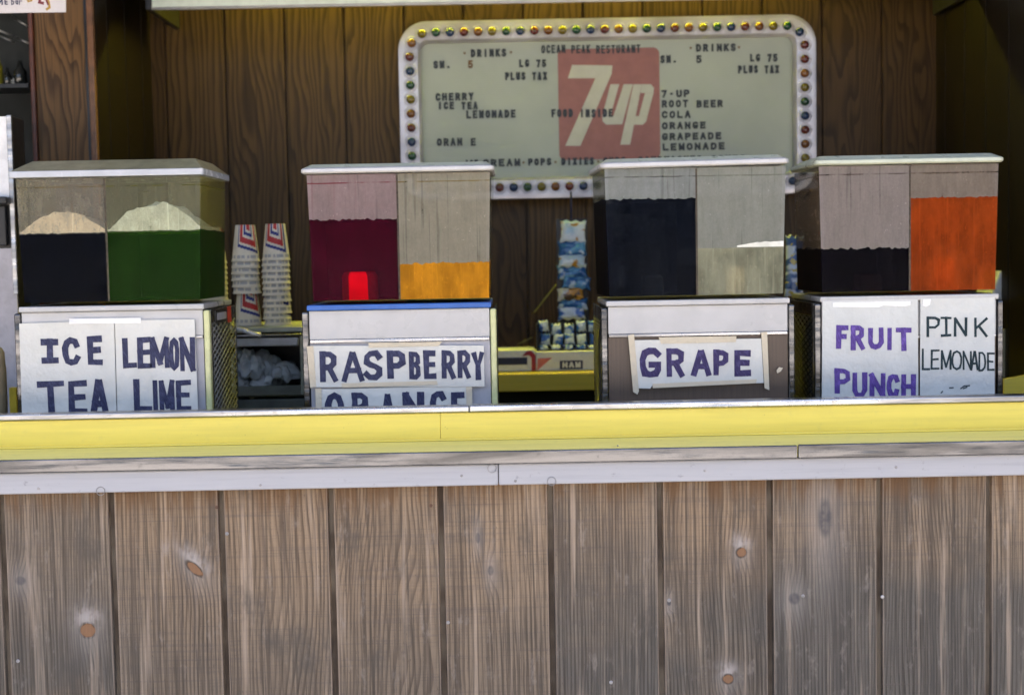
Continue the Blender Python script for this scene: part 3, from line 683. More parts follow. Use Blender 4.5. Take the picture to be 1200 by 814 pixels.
# ================================================================== dispensers
DY = 3.0
KD = pxm(DY)
def rr_ring(hw, d, r, z, n=5):     # rounded rectangle ring in plan, front at y=0, depth d
    P = []
    for (sx, fy, a0) in ((1, d, 0), (-1, d, 90), (-1, 0, 180), (1, 0, 270)):
        for i in range(n + 1):
            a = R(a0 + 90 * i / n)
            cy = fy - r if fy > 0 else r
            P.append((sx * (hw - r) + r * math.cos(a), cy + r * math.sin(a), z))
    return P
def dispenser(spec):
    tl, tr, ty = spec['top']; bl, br, by = spec['bot']
    A, B = at((tl + tr) / 2, ty, DY), at((bl + br) / 2, by, DY)
    cx = A.x; zt, zb = A.z, B.z
    hwt, hwb = (tr - tl) / 2 * KD, (br - bl) / 2 * KD
    D = 0.27; yaw = spec.get('yaw', 0.0)
    th = thing('juice_dispenser', (cx, DY, ZW), spec['label'], 'juice dispenser', 'twin-bowl juice dispensers lined up behind the counter')
    cs, sn = math.cos(yaw), math.sin(yaw)
    def mp(p):            # tub-local (x, y from the front, z) -> world, tapered and turned
        x, y, z = p
        t = (z - zb) / (zt - zb); s_ = hwb / hwt + (1 - hwb / hwt) * t
        x, y = x * s_, y + (1 - s_) * 0.10 * D
        return (cx + x * cs - y * sn, DY + x * sn + y * cs, z)
    H = zt - zb
    # --- base unit
    b0, b1 = at(spec['base'][0], by + 40, DY).x, at(spec['base'][1], by + 40, DY).x
    zr = zb - .0015; zr0 = zr - 6.5 * KD
    f0, f1 = b0 + 8.5 * KD, b1 - 8 * KD
    yb = DY + .004
    MB().box(f0 + .002, f1 - .002, yb + .006, DY + .30, ZW + .001, zr0 - .001).build('housing', M_BLACK, th)
    MB().box(f0 - .004, f1 + .004, yb - .006, DY + .30, zr0, zr).build('top_rail', spec.get('rail', M_PANELGREY), th, .0025)
    zs = spec['strip']
    z1, z0 = at((b0 + b1) / 2, zs[0], DY).z, at(600, zs[1], DY).z
    cxp = (spec['base'][0] + spec['base'][1]) / 2
    z1, z0 = at(cxp, zs[0], DY).z, at(cxp, zs[1], DY).z
    MB().box(f0, f1, yb, yb + .005, z1 + .0005, zr0 - .0008).build('upper_panel', M_PANELGREY, th, .001)
    MB().box(f0 + .001, f1 - .001, yb - .003, yb + .004, z0, z1).build('trim_strip', M_CAP, th, .001)
    MB().box(f0, f1, yb + .001, yb + .005, ZW + .001, z0 - .0005).build('lower_panel', spec['low'], th)
    for sx, xa, xb, mt in ((-1, b0, f0 - .0015, M_CHROME), (1, f1 + .0015, b1, spec.get('post', M_CHROME))):
        MB().box(xa, xb, yb - .004, yb + .016, ZW + .001, zr0 - .002).build('corner_post', mt, th, .004, 3)
        # perforated side: open lattice in front of the dark housing
        xs = (xa + .0025) if sx < 0 else (xb - .0025)
        y0, y1, za, zc = yb + .03, DY + .285, ZW + .01, zr0 - .03
        mb = MB(); dy_, dz_ = .046, .0145
        nz2 = int((zc - za) / dz_) + 1; ny2 = int((y1 - y0) / dy_) + 1
        for i in range(-ny2 - 1, nz2 + 2):
            for sg in (1, -1):
                # the line z = za + (i + sg * (y - y0) / dy_) * dz_, clipped to the opening
                pa, pb = None, None; sl = sg * dz_ / dy_; c0 = za + i * dz_ + (0 if sg > 0 else dz_ * ny2)
                ya_, yb2 = y0, y1
                for lim in (za, zc):
                    yl = y0 + (lim - c0) / sl
                    lo = (lim == za) == (sl > 0)
                    if lo: ya_ = max(ya_, yl)
                    else: yb2 = min(yb2, yl)
                if yb2 - ya_ < .004: continue
                off = .0008 if sg > 0 else 0
                mb.tube([(xs + off * sx, ya_, c0 + sl * (ya_ - y0)), (xs + off * sx, yb2, c0 + sl * (yb2 - y0))], .0014, 5)
        mb.build('side_grille', spec.get('grille', M_BLACK), th)
        fr_ = MB(); fr_.box(xs - .002, xs + .002, y1, y1 + .012, ZW + .001, zr0 - .002); fr_.box(xs - .002, xs + .002, yb + .017, y0, ZW + .001, zr0 - .002)
        fr_.box(xs - .002, xs + .002, y0 + .0003, y1 - .0003, zc, zr0 - .002)
        fr_.build('side_frame', spec.get('sframe', M_CHROME), th, .001)
    # --- tub
    r_ = .013
    def rings(inset, zs_): return [[mp(p) for p in rr_ring(hwt - inset, D - 2 * inset, max(r_ - inset, .004), z_)] for z_ in zs_]
    def shift(rgs, dy): return [[(p[0] - dy * sn, p[1] + dy * cs, p[2]) for p in r2] for r2 in rgs]
    outer = rings(0.004, (zb + .001,)) + rings(0.0008, (zb + .006,)) + rings(0, (zb + .014, zb + H * .5, zt))
    outer[0] = shift([outer[0]], .004)[0]; outer[1] = shift([outer[1]], .0008)[0]
    inner = shift(rings(.004, (zt, zb + .006)), .004)
    mb = MB(); mb.loft(outer + inner, cap=True, smooth=False); tub = mb.build('tub', M_CLEAR, th)
    xd = (at(spec['div'], (ty + by) / 2, DY).x - cx)
    def slab(mb, xa, xb, ya, yb_, za, zc, mi=0):
        v = [mp((x, y, z)) for z in (za, zc) for y in (ya, yb_) for x in (xa, xb)]
        mb.add(v, [(0, 2, 3, 1), (4, 5, 7, 6), (0, 1, 5, 4), (2, 6, 7, 3), (0, 4, 6, 2), (1, 3, 7, 5)], mi)
    mb = MB(); slab(mb, xd - .0021, xd + .0021, .0045, D - .006, zb + .007, zt - .004)
    mb.build('divider', spec.get('divm', M_DIV), th)
    wall_t = .0048
    sides = ((-hwt + wall_t, xd - .002), (xd + .002, hwt - wall_t))
    for si, (xa, xb) in enumerate(sides):
        L = spec['liq'][si]
        zl_ = at((tl + tr) / 2, L['y'], DY).z
        sd_ = random.random() * 100; amp = L.get('amp', .003)
        def top(u, v, xa=xa, xb=xb, zl_=zl_, sd_=sd_, amp=amp):
            x = xa + (xb - xa) * u; y = wall_t + (D - 2 * wall_t - .002) * v
            nz_ = mnoise.fractal(Vector((x * 85 + sd_, y * 30, 0)), 1.0, 2.0, 3)
            return mp((x, y, zl_ + amp * nz_))
        mb = MB(); grid(mb, 70, 12, top, lambda a, b, c_: (a, b, c_))
        # skirt down to the bottom with the taper
        mb = MB()
        nx, ny = 70, 12
        tops = [[(xa + (xb - xa) * i / nx, wall_t + (D - 2 * wall_t - .002) * j / ny) for i in range(nx + 1)] for j in range(ny + 1)]
        zz = [[zl_ + amp * mnoise.fractal(Vector((x * 85 + sd_, y * 30, 0)), 1.0, 2.0, 3) for (x, y) in row] for row in tops]
        V = [mp((x, y, zz[j][i])) for j, row in enumerate(tops) for i, (x, y) in enumerate(row)]
        Wd = nx + 1
        mb.add(V, [(j * Wd + i, j * Wd + i + 1, (j + 1) * Wd + i + 1, (j + 1) * Wd + i) for j in range(ny) for i in range(nx)], 0, True)
        loop = [(i, 0) for i in range(Wd)] + [(nx, j) for j in range(1, ny + 1)] + [(i, ny) for i in range(nx - 1, -1, -1)] + [(0, j) for j in range(ny - 1, 0, -1)]
        tp = [mp((tops[j][i][0], tops[j][i][1], zz[j][i])) for i, j in loop]; bt = [mp((tops[j][i][0], tops[j][i][1], zb + .0075)) for i, j in loop]; n = len(loop)
        mb.add(tp + bt, [(i, (i + 1) % n, (i + 1) % n + n, i + n) for i in range(n)] + [tuple(range(2 * n - 1, n - 1, -1))])
        lq = mb.build('juice', L['mat'], th); lq['label'] = L['label']
        if 'pump' in L:
            pxc, w_, h_, pm_ = L['pump']
            px_ = at(pxc, by - 15, DY).x - cx; hw_ = w_ / 2 * KD; hh_ = h_ * KD
            mb = MB(); rgs = []
            for z_, s_ in ((zb + .008, 1.0), (zb + .008 + hh_ * .85, .96), (zb + .008 + hh_, .8)):
                rgs.append([mp((px_ + hw_ * s_ * math.copysign(abs(math.cos(a)) ** .5, math.cos(a)), (wall_t - .0006 if si == 0 and tl > 300 and tl < 400 else wall_t + .004) + hw_ + hw_ * math.copysign(abs(math.sin(a)) ** .33, math.sin(a)), z_)) for a in [2 * math.pi * q / 40 for q in range(40)]])
            mb.loft(rgs, smooth=True); mb.build('pump_cover', pm_, th)
        if 'foam' in L:
            hpk, fm = L['foam']; mb = MB(); nx, ny = 60, 24; V = []
            def foam_z(u, v):
                e = max(0, 1 - abs((u - .52) / .50) ** 2.2) * max(0, 1 - (v / 0.95) ** 3)
                nn = mnoise.fractal(Vector((u * 7 + sd_, v * 6, 1.3)), 1.0, 2.0, 4)
                return zl_ + .004 + hpk * KD * max(0.0, (e ** 1.15) * (1 + .2 * nn)) + .0022 * mnoise.noise(Vector((u * 40, v * 30, sd_)))
            for j in range(ny + 1):
                for i in range(nx + 1):
                    u, v2 = i / nx, j / ny
                    V.append((xa + .001 + (xb - xa - .002) * u, wall_t + .0006 + (D * .8) * v2, foam_z(u, v2)))
            Wd = nx + 1; V2 = [mp(p) for p in V]
            mb.add(V2, [(j * Wd + i, j * Wd + i + 1, (j + 1) * Wd + i + 1, (j + 1) * Wd + i) for j in range(ny) for i in range(nx)], 0, True)
            loop = [i for i in range(Wd)] + [j * Wd + nx for j in range(1, ny + 1)] + [ny * Wd + i for i in range(nx - 1, -1, -1)] + [j * Wd for j in range(ny - 1, 0, -1)]
            tp = [V2[i] for i in loop]; bt = [mp((V[i][0], V[i][1], zl_ - .004)) for i in loop]; n = len(loop)
            mb.add(tp + bt, [(i, (i + 1) % n, (i + 1) % n + n, i + n) for i in range(n)])
            mb.build('foam', fm, th)
        if L.get('edge'):
            n_ = 30; ua, ub = L['edge']; tp, bt, bk = [], [], []
            for i in range(n_ + 1):
                t = i / n_; x = xa + (xb - xa) * (ua + (ub - ua) * t) - .001
                hh = (.8 + 3.4 * min(1, t * 2.2) + .9 * t) * KD * (1 + .25 * mnoise.noise(Vector((t * 9, 3, 1))))
                tp.append(mp((x, wall_t - .00072, zl_ + hh + .001))); bt.append(mp((x, wall_t - .00072, zl_ - .001))); bk.append(mp((x, wall_t + .05, zl_ + hh * .4 + .001)))
            mb = MB(); N_ = n_ + 1
            mb.add(tp + bt + bk, [(i, i + 1, N_ + i + 1, N_ + i) for i in range(n_)] + [(i + 1, i, 2 * N_ + i, 2 * N_ + i + 1) for i in range(n_)], 0, False)
            mb.build('foam', plain('white_foam', (.8, .8, .78), .7), th)
        # condensation above the juice on the inside of the walls
        if L.get('fog'):
            col, dens, lcol = L['fog']
            zline = zt - 11 * KD
            fm = film('condensation_%d' % int(sd_ * 10), col, dens, zline, lcol, sd_)
            mb = MB(); nx = 60
            yy = .0042
            tpv = [mp((xa + (xb - xa) * i / nx, yy, zt - .002)) for i in range(nx + 1)]
            btv = [mp((xa + (xb - xa) * i / nx, yy, zl_ - .002 + amp * 1.0 * mnoise.fractal(Vector(((xa + (xb - xa) * i / nx) * 85 + sd_, wall_t * 30, 0)), 1.0, 2.0, 3))) for i in range(nx + 1)]
            mb.add(tpv + btv, [(i, i + 1, nx + 2 + i, nx + 1 + i) for i in range(nx)]); mb.build('condensation', fm, th)
            fmr = film('residue_%d' % int(sd_ * 10), tuple(q * a_ for q, a_ in zip(col, (.34, .38, .46))), L.get('res', -.04), zline, lcol, sd_ + 3)
            rt = [mp((xa + (xb - xa) * i / nx, yy - .0001, zl_ - .004 + amp * mnoise.fractal(Vector(((xa + (xb - xa) * i / nx) * 85 + sd_, wall_t * 30, 0)), 1.0, 2.0, 3))) for i in range(nx + 1)]
            rb = [mp((xa + (xb - xa) * i / nx, yy - .0001, zb + .01)) for i in range(nx + 1)]
            mb = MB(); mb.add(rt + rb, [(i, i + 1, nx + 2 + i, nx + 1 + i) for i in range(nx)]); mb.build('residue', fmr, th)
            fm2 = film('condensation_%d' % int(sd_ * 10 + 1), spec['sidefog'][0], spec['sidefog'][1], zline, lcol, sd_ + 5)
            xs = xa + .0006 if si == 0 else xb - .0006
            mb = MB(); mb.add([mp((xs, .006, zl_ - .001)), mp((xs, D - .008, zl_ - .001)), mp((xs, D - .008, zt - .002)), mp((xs, .006, zt - .002))], [(0, 1, 2, 3)])
            mb.build('condensation', fm2, th)
            mb = MB(); mb.add([mp((xa, D - .0052, zl_)), mp((xb, D - .0052, zl_)), mp((xb, D - .0052, zt - .002)), mp((xa, D - .0052, zt - .002))], [(0, 1, 2, 3)])
            mb.build('condensation', film('condensation_%d' % int(sd_ * 10 + 2), col, dens * .6, zline, lcol, sd_ + 9), th)
    # --- lid
    lr = [at(spec['lid'][0], ty, DY).x - cx, at(spec['lid'][1], ty, DY).x - cx]; hl = (lr[1] - lr[0]) / 2; lc = (lr[0] + lr[1]) / 2
    tilt = spec.get('tilt', 0.0)
    def lp(p): x, y, z = p; return (cx + (x + lc) * cs - y * sn, DY + (x + lc) * sn + y * cs, z + tilt * x)
    hrim = spec['rim'] * KD * .88
    def lring(hw, y0, y1, r, z): return [lp((p[0], p[1] + y0, p[2])) for p in rr_ring(hw, y1 - y0, r, z)]
    ov = .007
    if spec.get('hip'):
        mb = MB(); mb.loft([lring(hl, -ov, D + ov, .006, zt + .0005), lring(hl, -ov, D + ov, .006, zt + .0005 + hrim)], cap=True); mb.build('lid_rim', M_LIDRIM, th, .0015)
        mb = MB(); z_ = zt + .001 + hrim
        mb.loft([lring(hl - .002, -ov + .002, D + ov - .002, .005, z_), lring(hl - .03, .055, D - .03, .005, z_ + .024)], cap=True)
        mb.build('lid', M_OLIVE, th, .001)
    else:
        mb = MB(); mb.loft([lring(hl - .004, -ov + .004, D + ov - .004, .014, zt + .0005), lring(hl, -ov, D + ov, .016, zt + .0035), lring(hl, -ov, D + ov, .016, zt + hrim * .75), lring(hl - .004, -ov + .005, D + ov - .004, .016, zt + hrim)], cap=True); mb.build('lid_rim', spec.get('rimm', M_WHITEPL), th)
        mb = MB(); mb.loft([lring(hl - .006, -ov + .008, D + ov - .006, .014, zt + hrim + .0005), lring(hl - .016, .022, D - .02, .014, zt + hrim + .008)], cap=True)
        mb.build('lid', spec.get('lidm', M_LIDGREEN), th, .001)
    return th
M_DIV = plain('divider_plastic', (0.045, 0.03, 0.02), 0.3, var=.7, scale=120)
M_LIDRIM = plain('bluish_white_rim', (0.46, 0.48, 0.52), 0.25, var=.06)
M_FOAM1 = plain('cream_foam', (0.72, 0.60, 0.40), 0.7, var=.18, scale=40, bump=.3); M_FOAM2 = plain('pale_green_foam', (0.68, 0.72, 0.58), 0.7, var=.14, scale=40, bump=.3)
GREY = (0.36, 0.35, 0.33)
disp = [
 dict(label='dispenser of dark ice tea and green lemon lime under a sloping olive lid', top=(15, 236, 207), bot=(22, 233, 357), base=(17, 246), lid=(11, 239), rim=8.5, div=124, hip=True, strip=(395, 398), low=M_GREYLOW,
      post=M_YELLOWEDGE, grille=plain('grey_mesh', (.22, .22, .21), .5), sidefog=((0.34, 0.31, 0.07), .5),
      liq=[dict(y=272, amp=.0022, mat=liquid('dark_tea', (0.0010, 0.0018, 0.005)), label='almost black ice tea', res=-.1, foam=(21, M_FOAM1), fog=((0.42, 0.385, 0.33), .46, (0.16, 0.11, 0.03))),
           dict(y=271, amp=.0016, mat=liquid('green_lime', (0.009, 0.032, 0.004), .2, (.5, .9, .08)), label='dark green lemon lime', foam=(29, M_FOAM2), fog=((0.36, 0.355, 0.24), .42, (0.15, 0.14, 0.02)))]),
 dict(label='dispenser of crimson raspberry and half empty orange juice with blue edged base', top=(357, 576, 202), bot=(363, 574, 355), base=(354, 582), lid=(352, 579), rim=8.0, div=466.5, strip=(396.5, 400.5), low=M_GREYLOW, rail=M_BLUEP,
      post=M_YELLOWEDGE, sidefog=((0.30, 0.26, 0.18), .5),
      liq=[dict(y=255, amp=0.0049, mat=liquid('raspberry', (0.052, 0.0025, 0.014), .38, (.85, .02, .05)), label='deep crimson raspberry drink', pump=(418, 43, 33, plain('red_pump', (0.62, 0.003, 0.012), .9, spec=0.0)), fog=((0.39, 0.29, 0.31), .78, (0.22, 0.02, 0.04))),
           dict(y=308, amp=0.0039, mat=liquid('orange_juice', (0.46, 0.19, 0.010), 0, sss=.15), label='golden orange juice', fog=((0.39, 0.36, 0.30), .80, (0.25, 0.17, 0.05)))]),
 dict(label='dispenser of blue black grape drink beside pale lemonade above a woodgrain base', top=(706, 924, 195), bot=(711, 921, 350), base=(704.5, 931.5), lid=(703, 926), rim=8.5, div=817, strip=(390, 393.5), low=M_WOODLAM, yaw=R(2.3), tilt=.012,
      sidefog=((0.24, 0.23, 0.15), .45),
      liq=[dict(y=231, amp=0.0047, mat=liquid('grape', (0.0022, 0.0036, 0.009), .2, (.1, .1, .2)), label='blue black grape drink', res=.03, pump=(765, 26, 24, plain('dim_pump', (0.03, 0.03, 0.06), .4)), fog=((0.34, 0.36, 0.37), .80, (0.10, 0.10, 0.10))),
           dict(y=290, amp=.0008, mat=liquid('pale_lemonade', (0.30, 0.30, 0.225), .35, (.95, .95, .8)), label='cloudy pale lemonade', edge=(.46, 1.0), pump=(866, 24, 34, plain('tan_pump', (0.70, 0.52, 0.32), .7)), fog=((0.36, 0.37, 0.35), .82, (0.18, 0.18, 0.15)))]),
 dict(label='dispenser of dark fruit punch and bright orange red pink lemonade under green lid', top=(958, 1173, 192), bot=(962, 1170, 345), base=(955, 1176), lid=(955, 1177), rim=8.0, div=1067, strip=(393, 396), low=M_WOODLAM,
      rimm=M_LIDGREEN, sidefog=((0.20, 0.14, 0.09), .5),
      liq=[dict(y=289, amp=0.0055, mat=liquid('fruit_punch', (0.0025, 0.002, 0.005), .25, (.35, .02, .06)), label='nearly black fruit punch', res=-.06, pump=(1020, 30, 20, plain('wine_pump', (0.12, 0.004, 0.02), .4)), fog=((0.37, 0.32, 0.32), .78, (0.10, 0.07, 0.06))),
           dict(y=231, amp=.0026, mat=liquid('pink_lemonade', (0.36, 0.060, 0.010), .42, (1, .45, .06), sss=.15), label='bright orange red drink', pump=(1110, 30, 38, plain('amber_pump', (0.62, 0.24, 0.02), .8)), fog=((0.33, 0.28, 0.25), .72, (0.10, 0.06, 0.04)))]),
]
DTH = [dispenser(s) for s in disp]

p0, p1 = at(241, 377, DY + .1), at(254, 364, DY + .1); xs_ = at(246, 400, DY).x + .0008
MB().box(xs_ - .001, xs_ + .0008, DY + .06, DY + .21, p0.z - .002, p1.z + .002).build('rating_plate', M_BLACK, DTH[0])
MB().box(xs_ + .001, xs_ + .0018, DY + .075, DY + .17, p0.z + .004, p1.z - .004).build('rating_plate', M_GREYLOW, DTH[0])
MB().box(xs_ + .001, xs_ + .0018, DY + .185, DY + .225, p0.z - .006, p1.z + .006).build('warning_sticker', M_RED, DTH[0])

# ================================================================== hand-lettered signs taped to the dispensers
PY = DY - .0035
def sign(label, polys, letters, ink, tapes, wpx, mat=M_PAPER, jit=.4, group='hand lettered drink signs taped to the dispensers', dy=0.0, split=None, words=None):
    Yp = PY - dy
    P = [at(x, y, Yp) for x, y in polys]
    base = (sum(p.x for p in P) / len(P), Yp, min(p.z for p in P))
    th = thing('paper_sign', base, label, 'sign', group)
    mb = MB(); quadpx(mb, polys, Yp, .0009); sh = mb.build('paper_sheet', mat, th)
    i0 = 0
    for n_ in (words or (len(letters),)):
        mb = MB()
        for it in letters[i0:i0 + n_]: letter_px(mb, it[0], it[1:5], Yp - .0007, it[5] if len(it) > 5 else wpx, .13, jit)
        mb.build('lettering', ink, sub(sh, th)); i0 += n_
    for tp in tapes:
        mb = MB(); quadpx(mb, tp, Yp - .0011 - random.random() * .0004, .0003); mb.build('tape_strip', M_TAPE if not split else M_CLEAR_TAPE, th)
    return th, sh
L1 = [('J', 47.9, 68.8, 396.8, 425.6), ('C', 72.8, 93.6, 395.3, 428.4), ('E', 102, 120, 393.5, 427.8), ('T', 43.6, 76, 446, 491), ('E', 80.4, 102.3, 445.6, 486), ('A', 104.5, 128, 444, 490, 7.5)]
L2 = [('L', 143.7, 160.3, 396, 431.5, 6.6), ('E', 161, 177, 395, 431.5, 6.2), ('M', 175.8, 198.5, 395, 431, 5.8), ('O', 198, 210, 396, 433.6, 5.0), ('N', 210.5, 228.7, 395, 435, 5.8),
      ('L', 157, 178, 443.5, 482.5, 6.8), ('I', 178.5, 185.3, 445, 483, 6.2), ('M', 187, 204.8, 445, 482.5, 5.4), ('E', 206.5, 224, 445, 481.5, 6.0)]
sign('white card reading ICE TEA in thick dark capitals on the leftmost dispenser', [(22.5, 379), (133.6, 375.5), (136.8, 492), (26, 494)], L1, M_INK, [], 7.2, words=(3, 3))
sign('white card reading LEMON LIME in thick dark capitals beside the ICE TEA card', [(134.6, 375.5), (228, 373.8), (232.5, 492), (137.8, 492)], L2, M_INK, [[(81, 373.4), (165, 372.2), (165, 378.4), (81, 379.6)]], 6.5, split=True, words=(5, 4))
L3 = [('R', 375, 395.5, 411.4, 447.8), ('A', 400, 427, 412, 447, 7.0), ('S', 426, 448, 410.4, 445.5), ('P', 453.8, 475, 410.4, 443.7), ('B', 479.7, 492.8, 412, 444.5, 5.6), ('E', 496.5, 511, 410.4, 444, 6.4), ('R', 517.5, 533.5, 410.4, 443.7, 5.8), ('R', 536, 551.5, 410.4, 443, 5.8), ('Y', 553, 567.4, 412, 445, 6.2)]
sign('white strip reading RASPBERRY in thick dark capitals on the second dispenser', [(366.4, 405), (567, 404.6), (567.8, 452.7), (368.5, 453.6)], L3, M_INK,
     [[(359.5, 405.5), (367, 405), (370.5, 453), (363.5, 454.5)], [(431.8, 401.6), (518.5, 400.2), (514, 405), (432, 407)], [(400, 449), (512, 446), (513, 450.5), (401, 454)]], 7.0)
L4 = [('O', 380.7, 403.5, 459.4, 495, 7.6), ('R', 412.4, 432, 459.4, 495), ('A', 446, 463, 461, 495, 6.4), ('N', 472, 497, 459, 495, 8), ('G', 504, 523, 457.5, 495), ('E', 528.7, 545, 459, 495)]
sign('lower paper strip reading ORANGE in dark capitals cut off by the counter edge', [(371.5, 456), (553, 452), (554.5, 498), (373, 500)], L4, M_INK,
     [[(369.5, 455), (376.5, 454.6), (377.5, 498), (370.5, 499)], [(546, 449), (553, 448.8), (554, 497), (547, 497)]], 7.2, dy=-.0014)
L5 = [('G', 749.4, 774.6, 407, 443, 7.6), ('R', 781, 802, 408, 441.7, 6.6), ('A', 810, 833, 410, 440.8, 6.4), ('P', 835.8, 853.8, 409.4, 439.8, 6.8), ('E', 860.8, 880.2, 410, 440.8, 7.0)]
th_, sh_ = sign('white strip reading GRAPE framed with masking tape on the woodgrain front', [(743.8, 398.5), (892, 396.5), (895, 448.5), (764, 452), (762, 455.2), (746, 454.8)], L5, M_INKP,
     [[(736, 392.5), (743, 391.5), (748.8, 458), (747, 462), (742, 459)], [(771.7, 395), (863, 393.6), (862.5, 400.6), (775, 402.6)], [(892, 389), (899, 388.6), (901.6, 457), (896, 454.5)], [(764.5, 449.5), (887, 444), (886, 448.8), (765, 454.6)]], 7)
mb = MB(); quadpx(mb, [(910, 434), (913, 430), (917.5, 431), (915, 435), (911, 437.2)], PY, .0012); tag(mb.build('paper_scrap', M_TAPE), 'tiny torn tape scrap on the woodgrain panel right of the GRAPE sign', 'scrap')
L6 = [('F', 980, 994.4, 381, 408.4), ('R', 997, 1013, 381, 410), ('U', 1017, 1035.5, 384, 409), ('I', 1039.5, 1045.6, 384, 410), ('T', 1049.9, 1068, 383.7, 411), ('P', 978, 996.5, 431.4, 461), ('U', 999, 1016, 436, 465.4), ('N', 1019, 1037.6, 437, 466.5), ('C', 1039, 1054, 438, 465.6), ('H', 1056, 1073.4, 438, 467)]
sign('white card reading FRUIT PUNCH in purple capitals on the right hand dispenser', [(963.8, 352.7), (1075.5, 350.5), (1076.3, 474), (963, 476)], L6, M_INKPV, [[(976, 354.5), (1067, 352.8), (1067, 357.5), (1060, 359), (1035, 358), (1030, 360), (976, 359.6)]], 5.8, M_PAPERB, split=True, words=(5, 5))
L7 = [('P', 1086, 1101.4, 370.7, 394.6, 3), ('J', 1102.5, 1115, 371, 394.4, 2.8), ('N', 1118, 1133.5, 371.8, 394, 3), ('K', 1141.5, 1157.3, 371.8, 395, 3)] + [(ch, *bx, 2.3) for ch, bx in zip('LEMONADE', [(1080, 1090, 408.4, 433.6), (1090.6, 1101, 409.5, 433), (1102.5, 1115, 410, 433), (1115, 1127.4, 410.6, 433.4), (1128, 1138.7, 411, 433.4), (1137, 1147, 411, 434), (1146.6, 1155.6, 412, 435), (1156.7, 1165.3, 413, 434.4)])]
th_, sh_ = sign('white card reading PINK LEMONADE in thin dark capitals at far right', [(1078.7, 349.5), (1165.8, 348.4), (1165.6, 472), (1078, 474)], L7, M_INKT, [[(1082, 350.6), (1091, 350.2), (1090, 357), (1085, 359.6), (1081, 358)]], 3, M_PAPERB, jit=.3, split=True, words=(4, 8))
mb = MB()
for pts in ([(1126, 455), (1130, 452), (1136, 451.6)], [(1129, 455), (1133, 453.5)], [(1103, 460), (1104.5, 458.5)], [(1113, 454.2), (1117, 454)]):
    ribbon(mb, [(at(x_, y_, PY - .0008).x, at(x_, y_, PY - .0008).z) for x_, y_ in pts], 1.3 * KD, PY - .0008)
mb.build('ink_smudge', M_INKT, {'ob': sh_, 'base': th_['base']})

# ================================================================== cups
CUP_H, CUP_R0, CUP_R1 = .094, .0355, .0250        # mouth radius, base radius
def cup_mesh():
    nt_, nz_ = 72, 36; mb = MB(); V = []
    for j in range(nz_ + 1):
        t = j / nz_
        for i in range(nt_):
            a = 2 * math.pi * i / nt_; r = CUP_R0 + (CUP_R1 - CUP_R0) * t
            if t < .03: r += .0014
            V.append((r * math.sin(a), -r * math.cos(a), t * CUP_H))
    rg = random.Random(3)
    dash = {i: rg.random() for i in range(nt_)}
    fs = []; mi = []
    for j in range(nz_):
        for i in range(nt_):
            t = (j + .5) / nz_; a = 2 * math.pi * (i + .5) / nt_
            m_ = 0
            for c0 in (0.25, 0.25 + math.pi):
                al = ((a - c0 + math.pi) % (2 * math.pi) - math.pi) / .95
                tl_ = .30 - .10 * al
                if abs(al) < 1 and t > tl_:
                    e = min(1 - abs(al), (t - tl_) * 1.5)
                    m_ = 1 if e < .13 else 0 if e < .22 else 2 if e < .48 else 0 if e < .58 else 1 if e < .72 else 0 if e < .82 else 2
            if m_ == 0 and .08 < t < .17 and dash[(i * 7) % nt_] > .42: m_ = 3
            fs.append((j * nt_ + i, j * nt_ + (i + 1) % nt_, (j + 1) * nt_ + (i + 1) % nt_, (j + 1) * nt_ + i)); mi.append(m_)
    o = len(mb.v); mb.v += V
    for f, m_ in zip(fs, mi): mb.f.append(list(f)); mb.mi.append(m_); mb.sm.append(True)
    mb.f.append([nz_ * nt_ + i for i in range(nt_)]); mb.mi.append(0); mb.sm.append(False)
    return mb
M_CUP = [plain('cream_cup_paper', (.72, .66, .50), .5, var=.07), plain('cup_blue', (.012, .02, .17), .5), plain('cup_red', (.46, .02, .015), .5), plain('cup_grey_print', (.40, .39, .36), .6)]
cup0 = None
def cup(x, y, z, rz, label, group=None):
    global cup0
    if cup0 is None: cup0 = cup_mesh().build('paper_cup', M_CUP); o = cup0
    else: o = cup0.copy(); COL.objects.link(o)
    o.location = (x, y, z); o.rotation_euler = (R(random.uniform(-1, 1)), R(random.uniform(-1, 1)), rz)
    tag(o, label, 'paper cup', group or 'upside down paper cups stacked on the ice bin'); return o
CUP_Y = 3.70
z_sh = at(300, 381.5, CUP_Y - .03).z
cl, cr_ = at(290, 380, CUP_Y).x, at(325.5, 380, CUP_Y).x
cup(cl + .002, CUP_Y, z_sh, .25, 'lowest paper cup of the left stack showing its whole red and blue emblem')
z = z_sh + .083
for i in range(6):
    cup(cl + random.uniform(-.0015, .0015), CUP_Y, z, random.uniform(0, 6.28) if i < 5 else .2, 'plain cream rim of a nested paper cup in the middle of the left stack' if i < 5 else 'topmost paper cup of the left stack with red and blue emblem'); z += .0165
z = z_sh
for i in range(12):
    cup(cr_ + random.uniform(-.0015, .0015), CUP_Y, z, random.uniform(0, 6.28) if i < 11 else -.15, 'plain cream rim of a nested paper cup below the top of the right stack' if i < 11 else 'topmost paper cup of the right stack with red and blue stripes'); z += .0152
c3 = at(250, 380, CUP_Y).x; z = z_sh
for i in range(13):
    cup(c3, CUP_Y + .02, z, random.uniform(1.3, 2.0), 'cream paper cup in the stack half hidden by the leftmost dispenser'); z += .0135

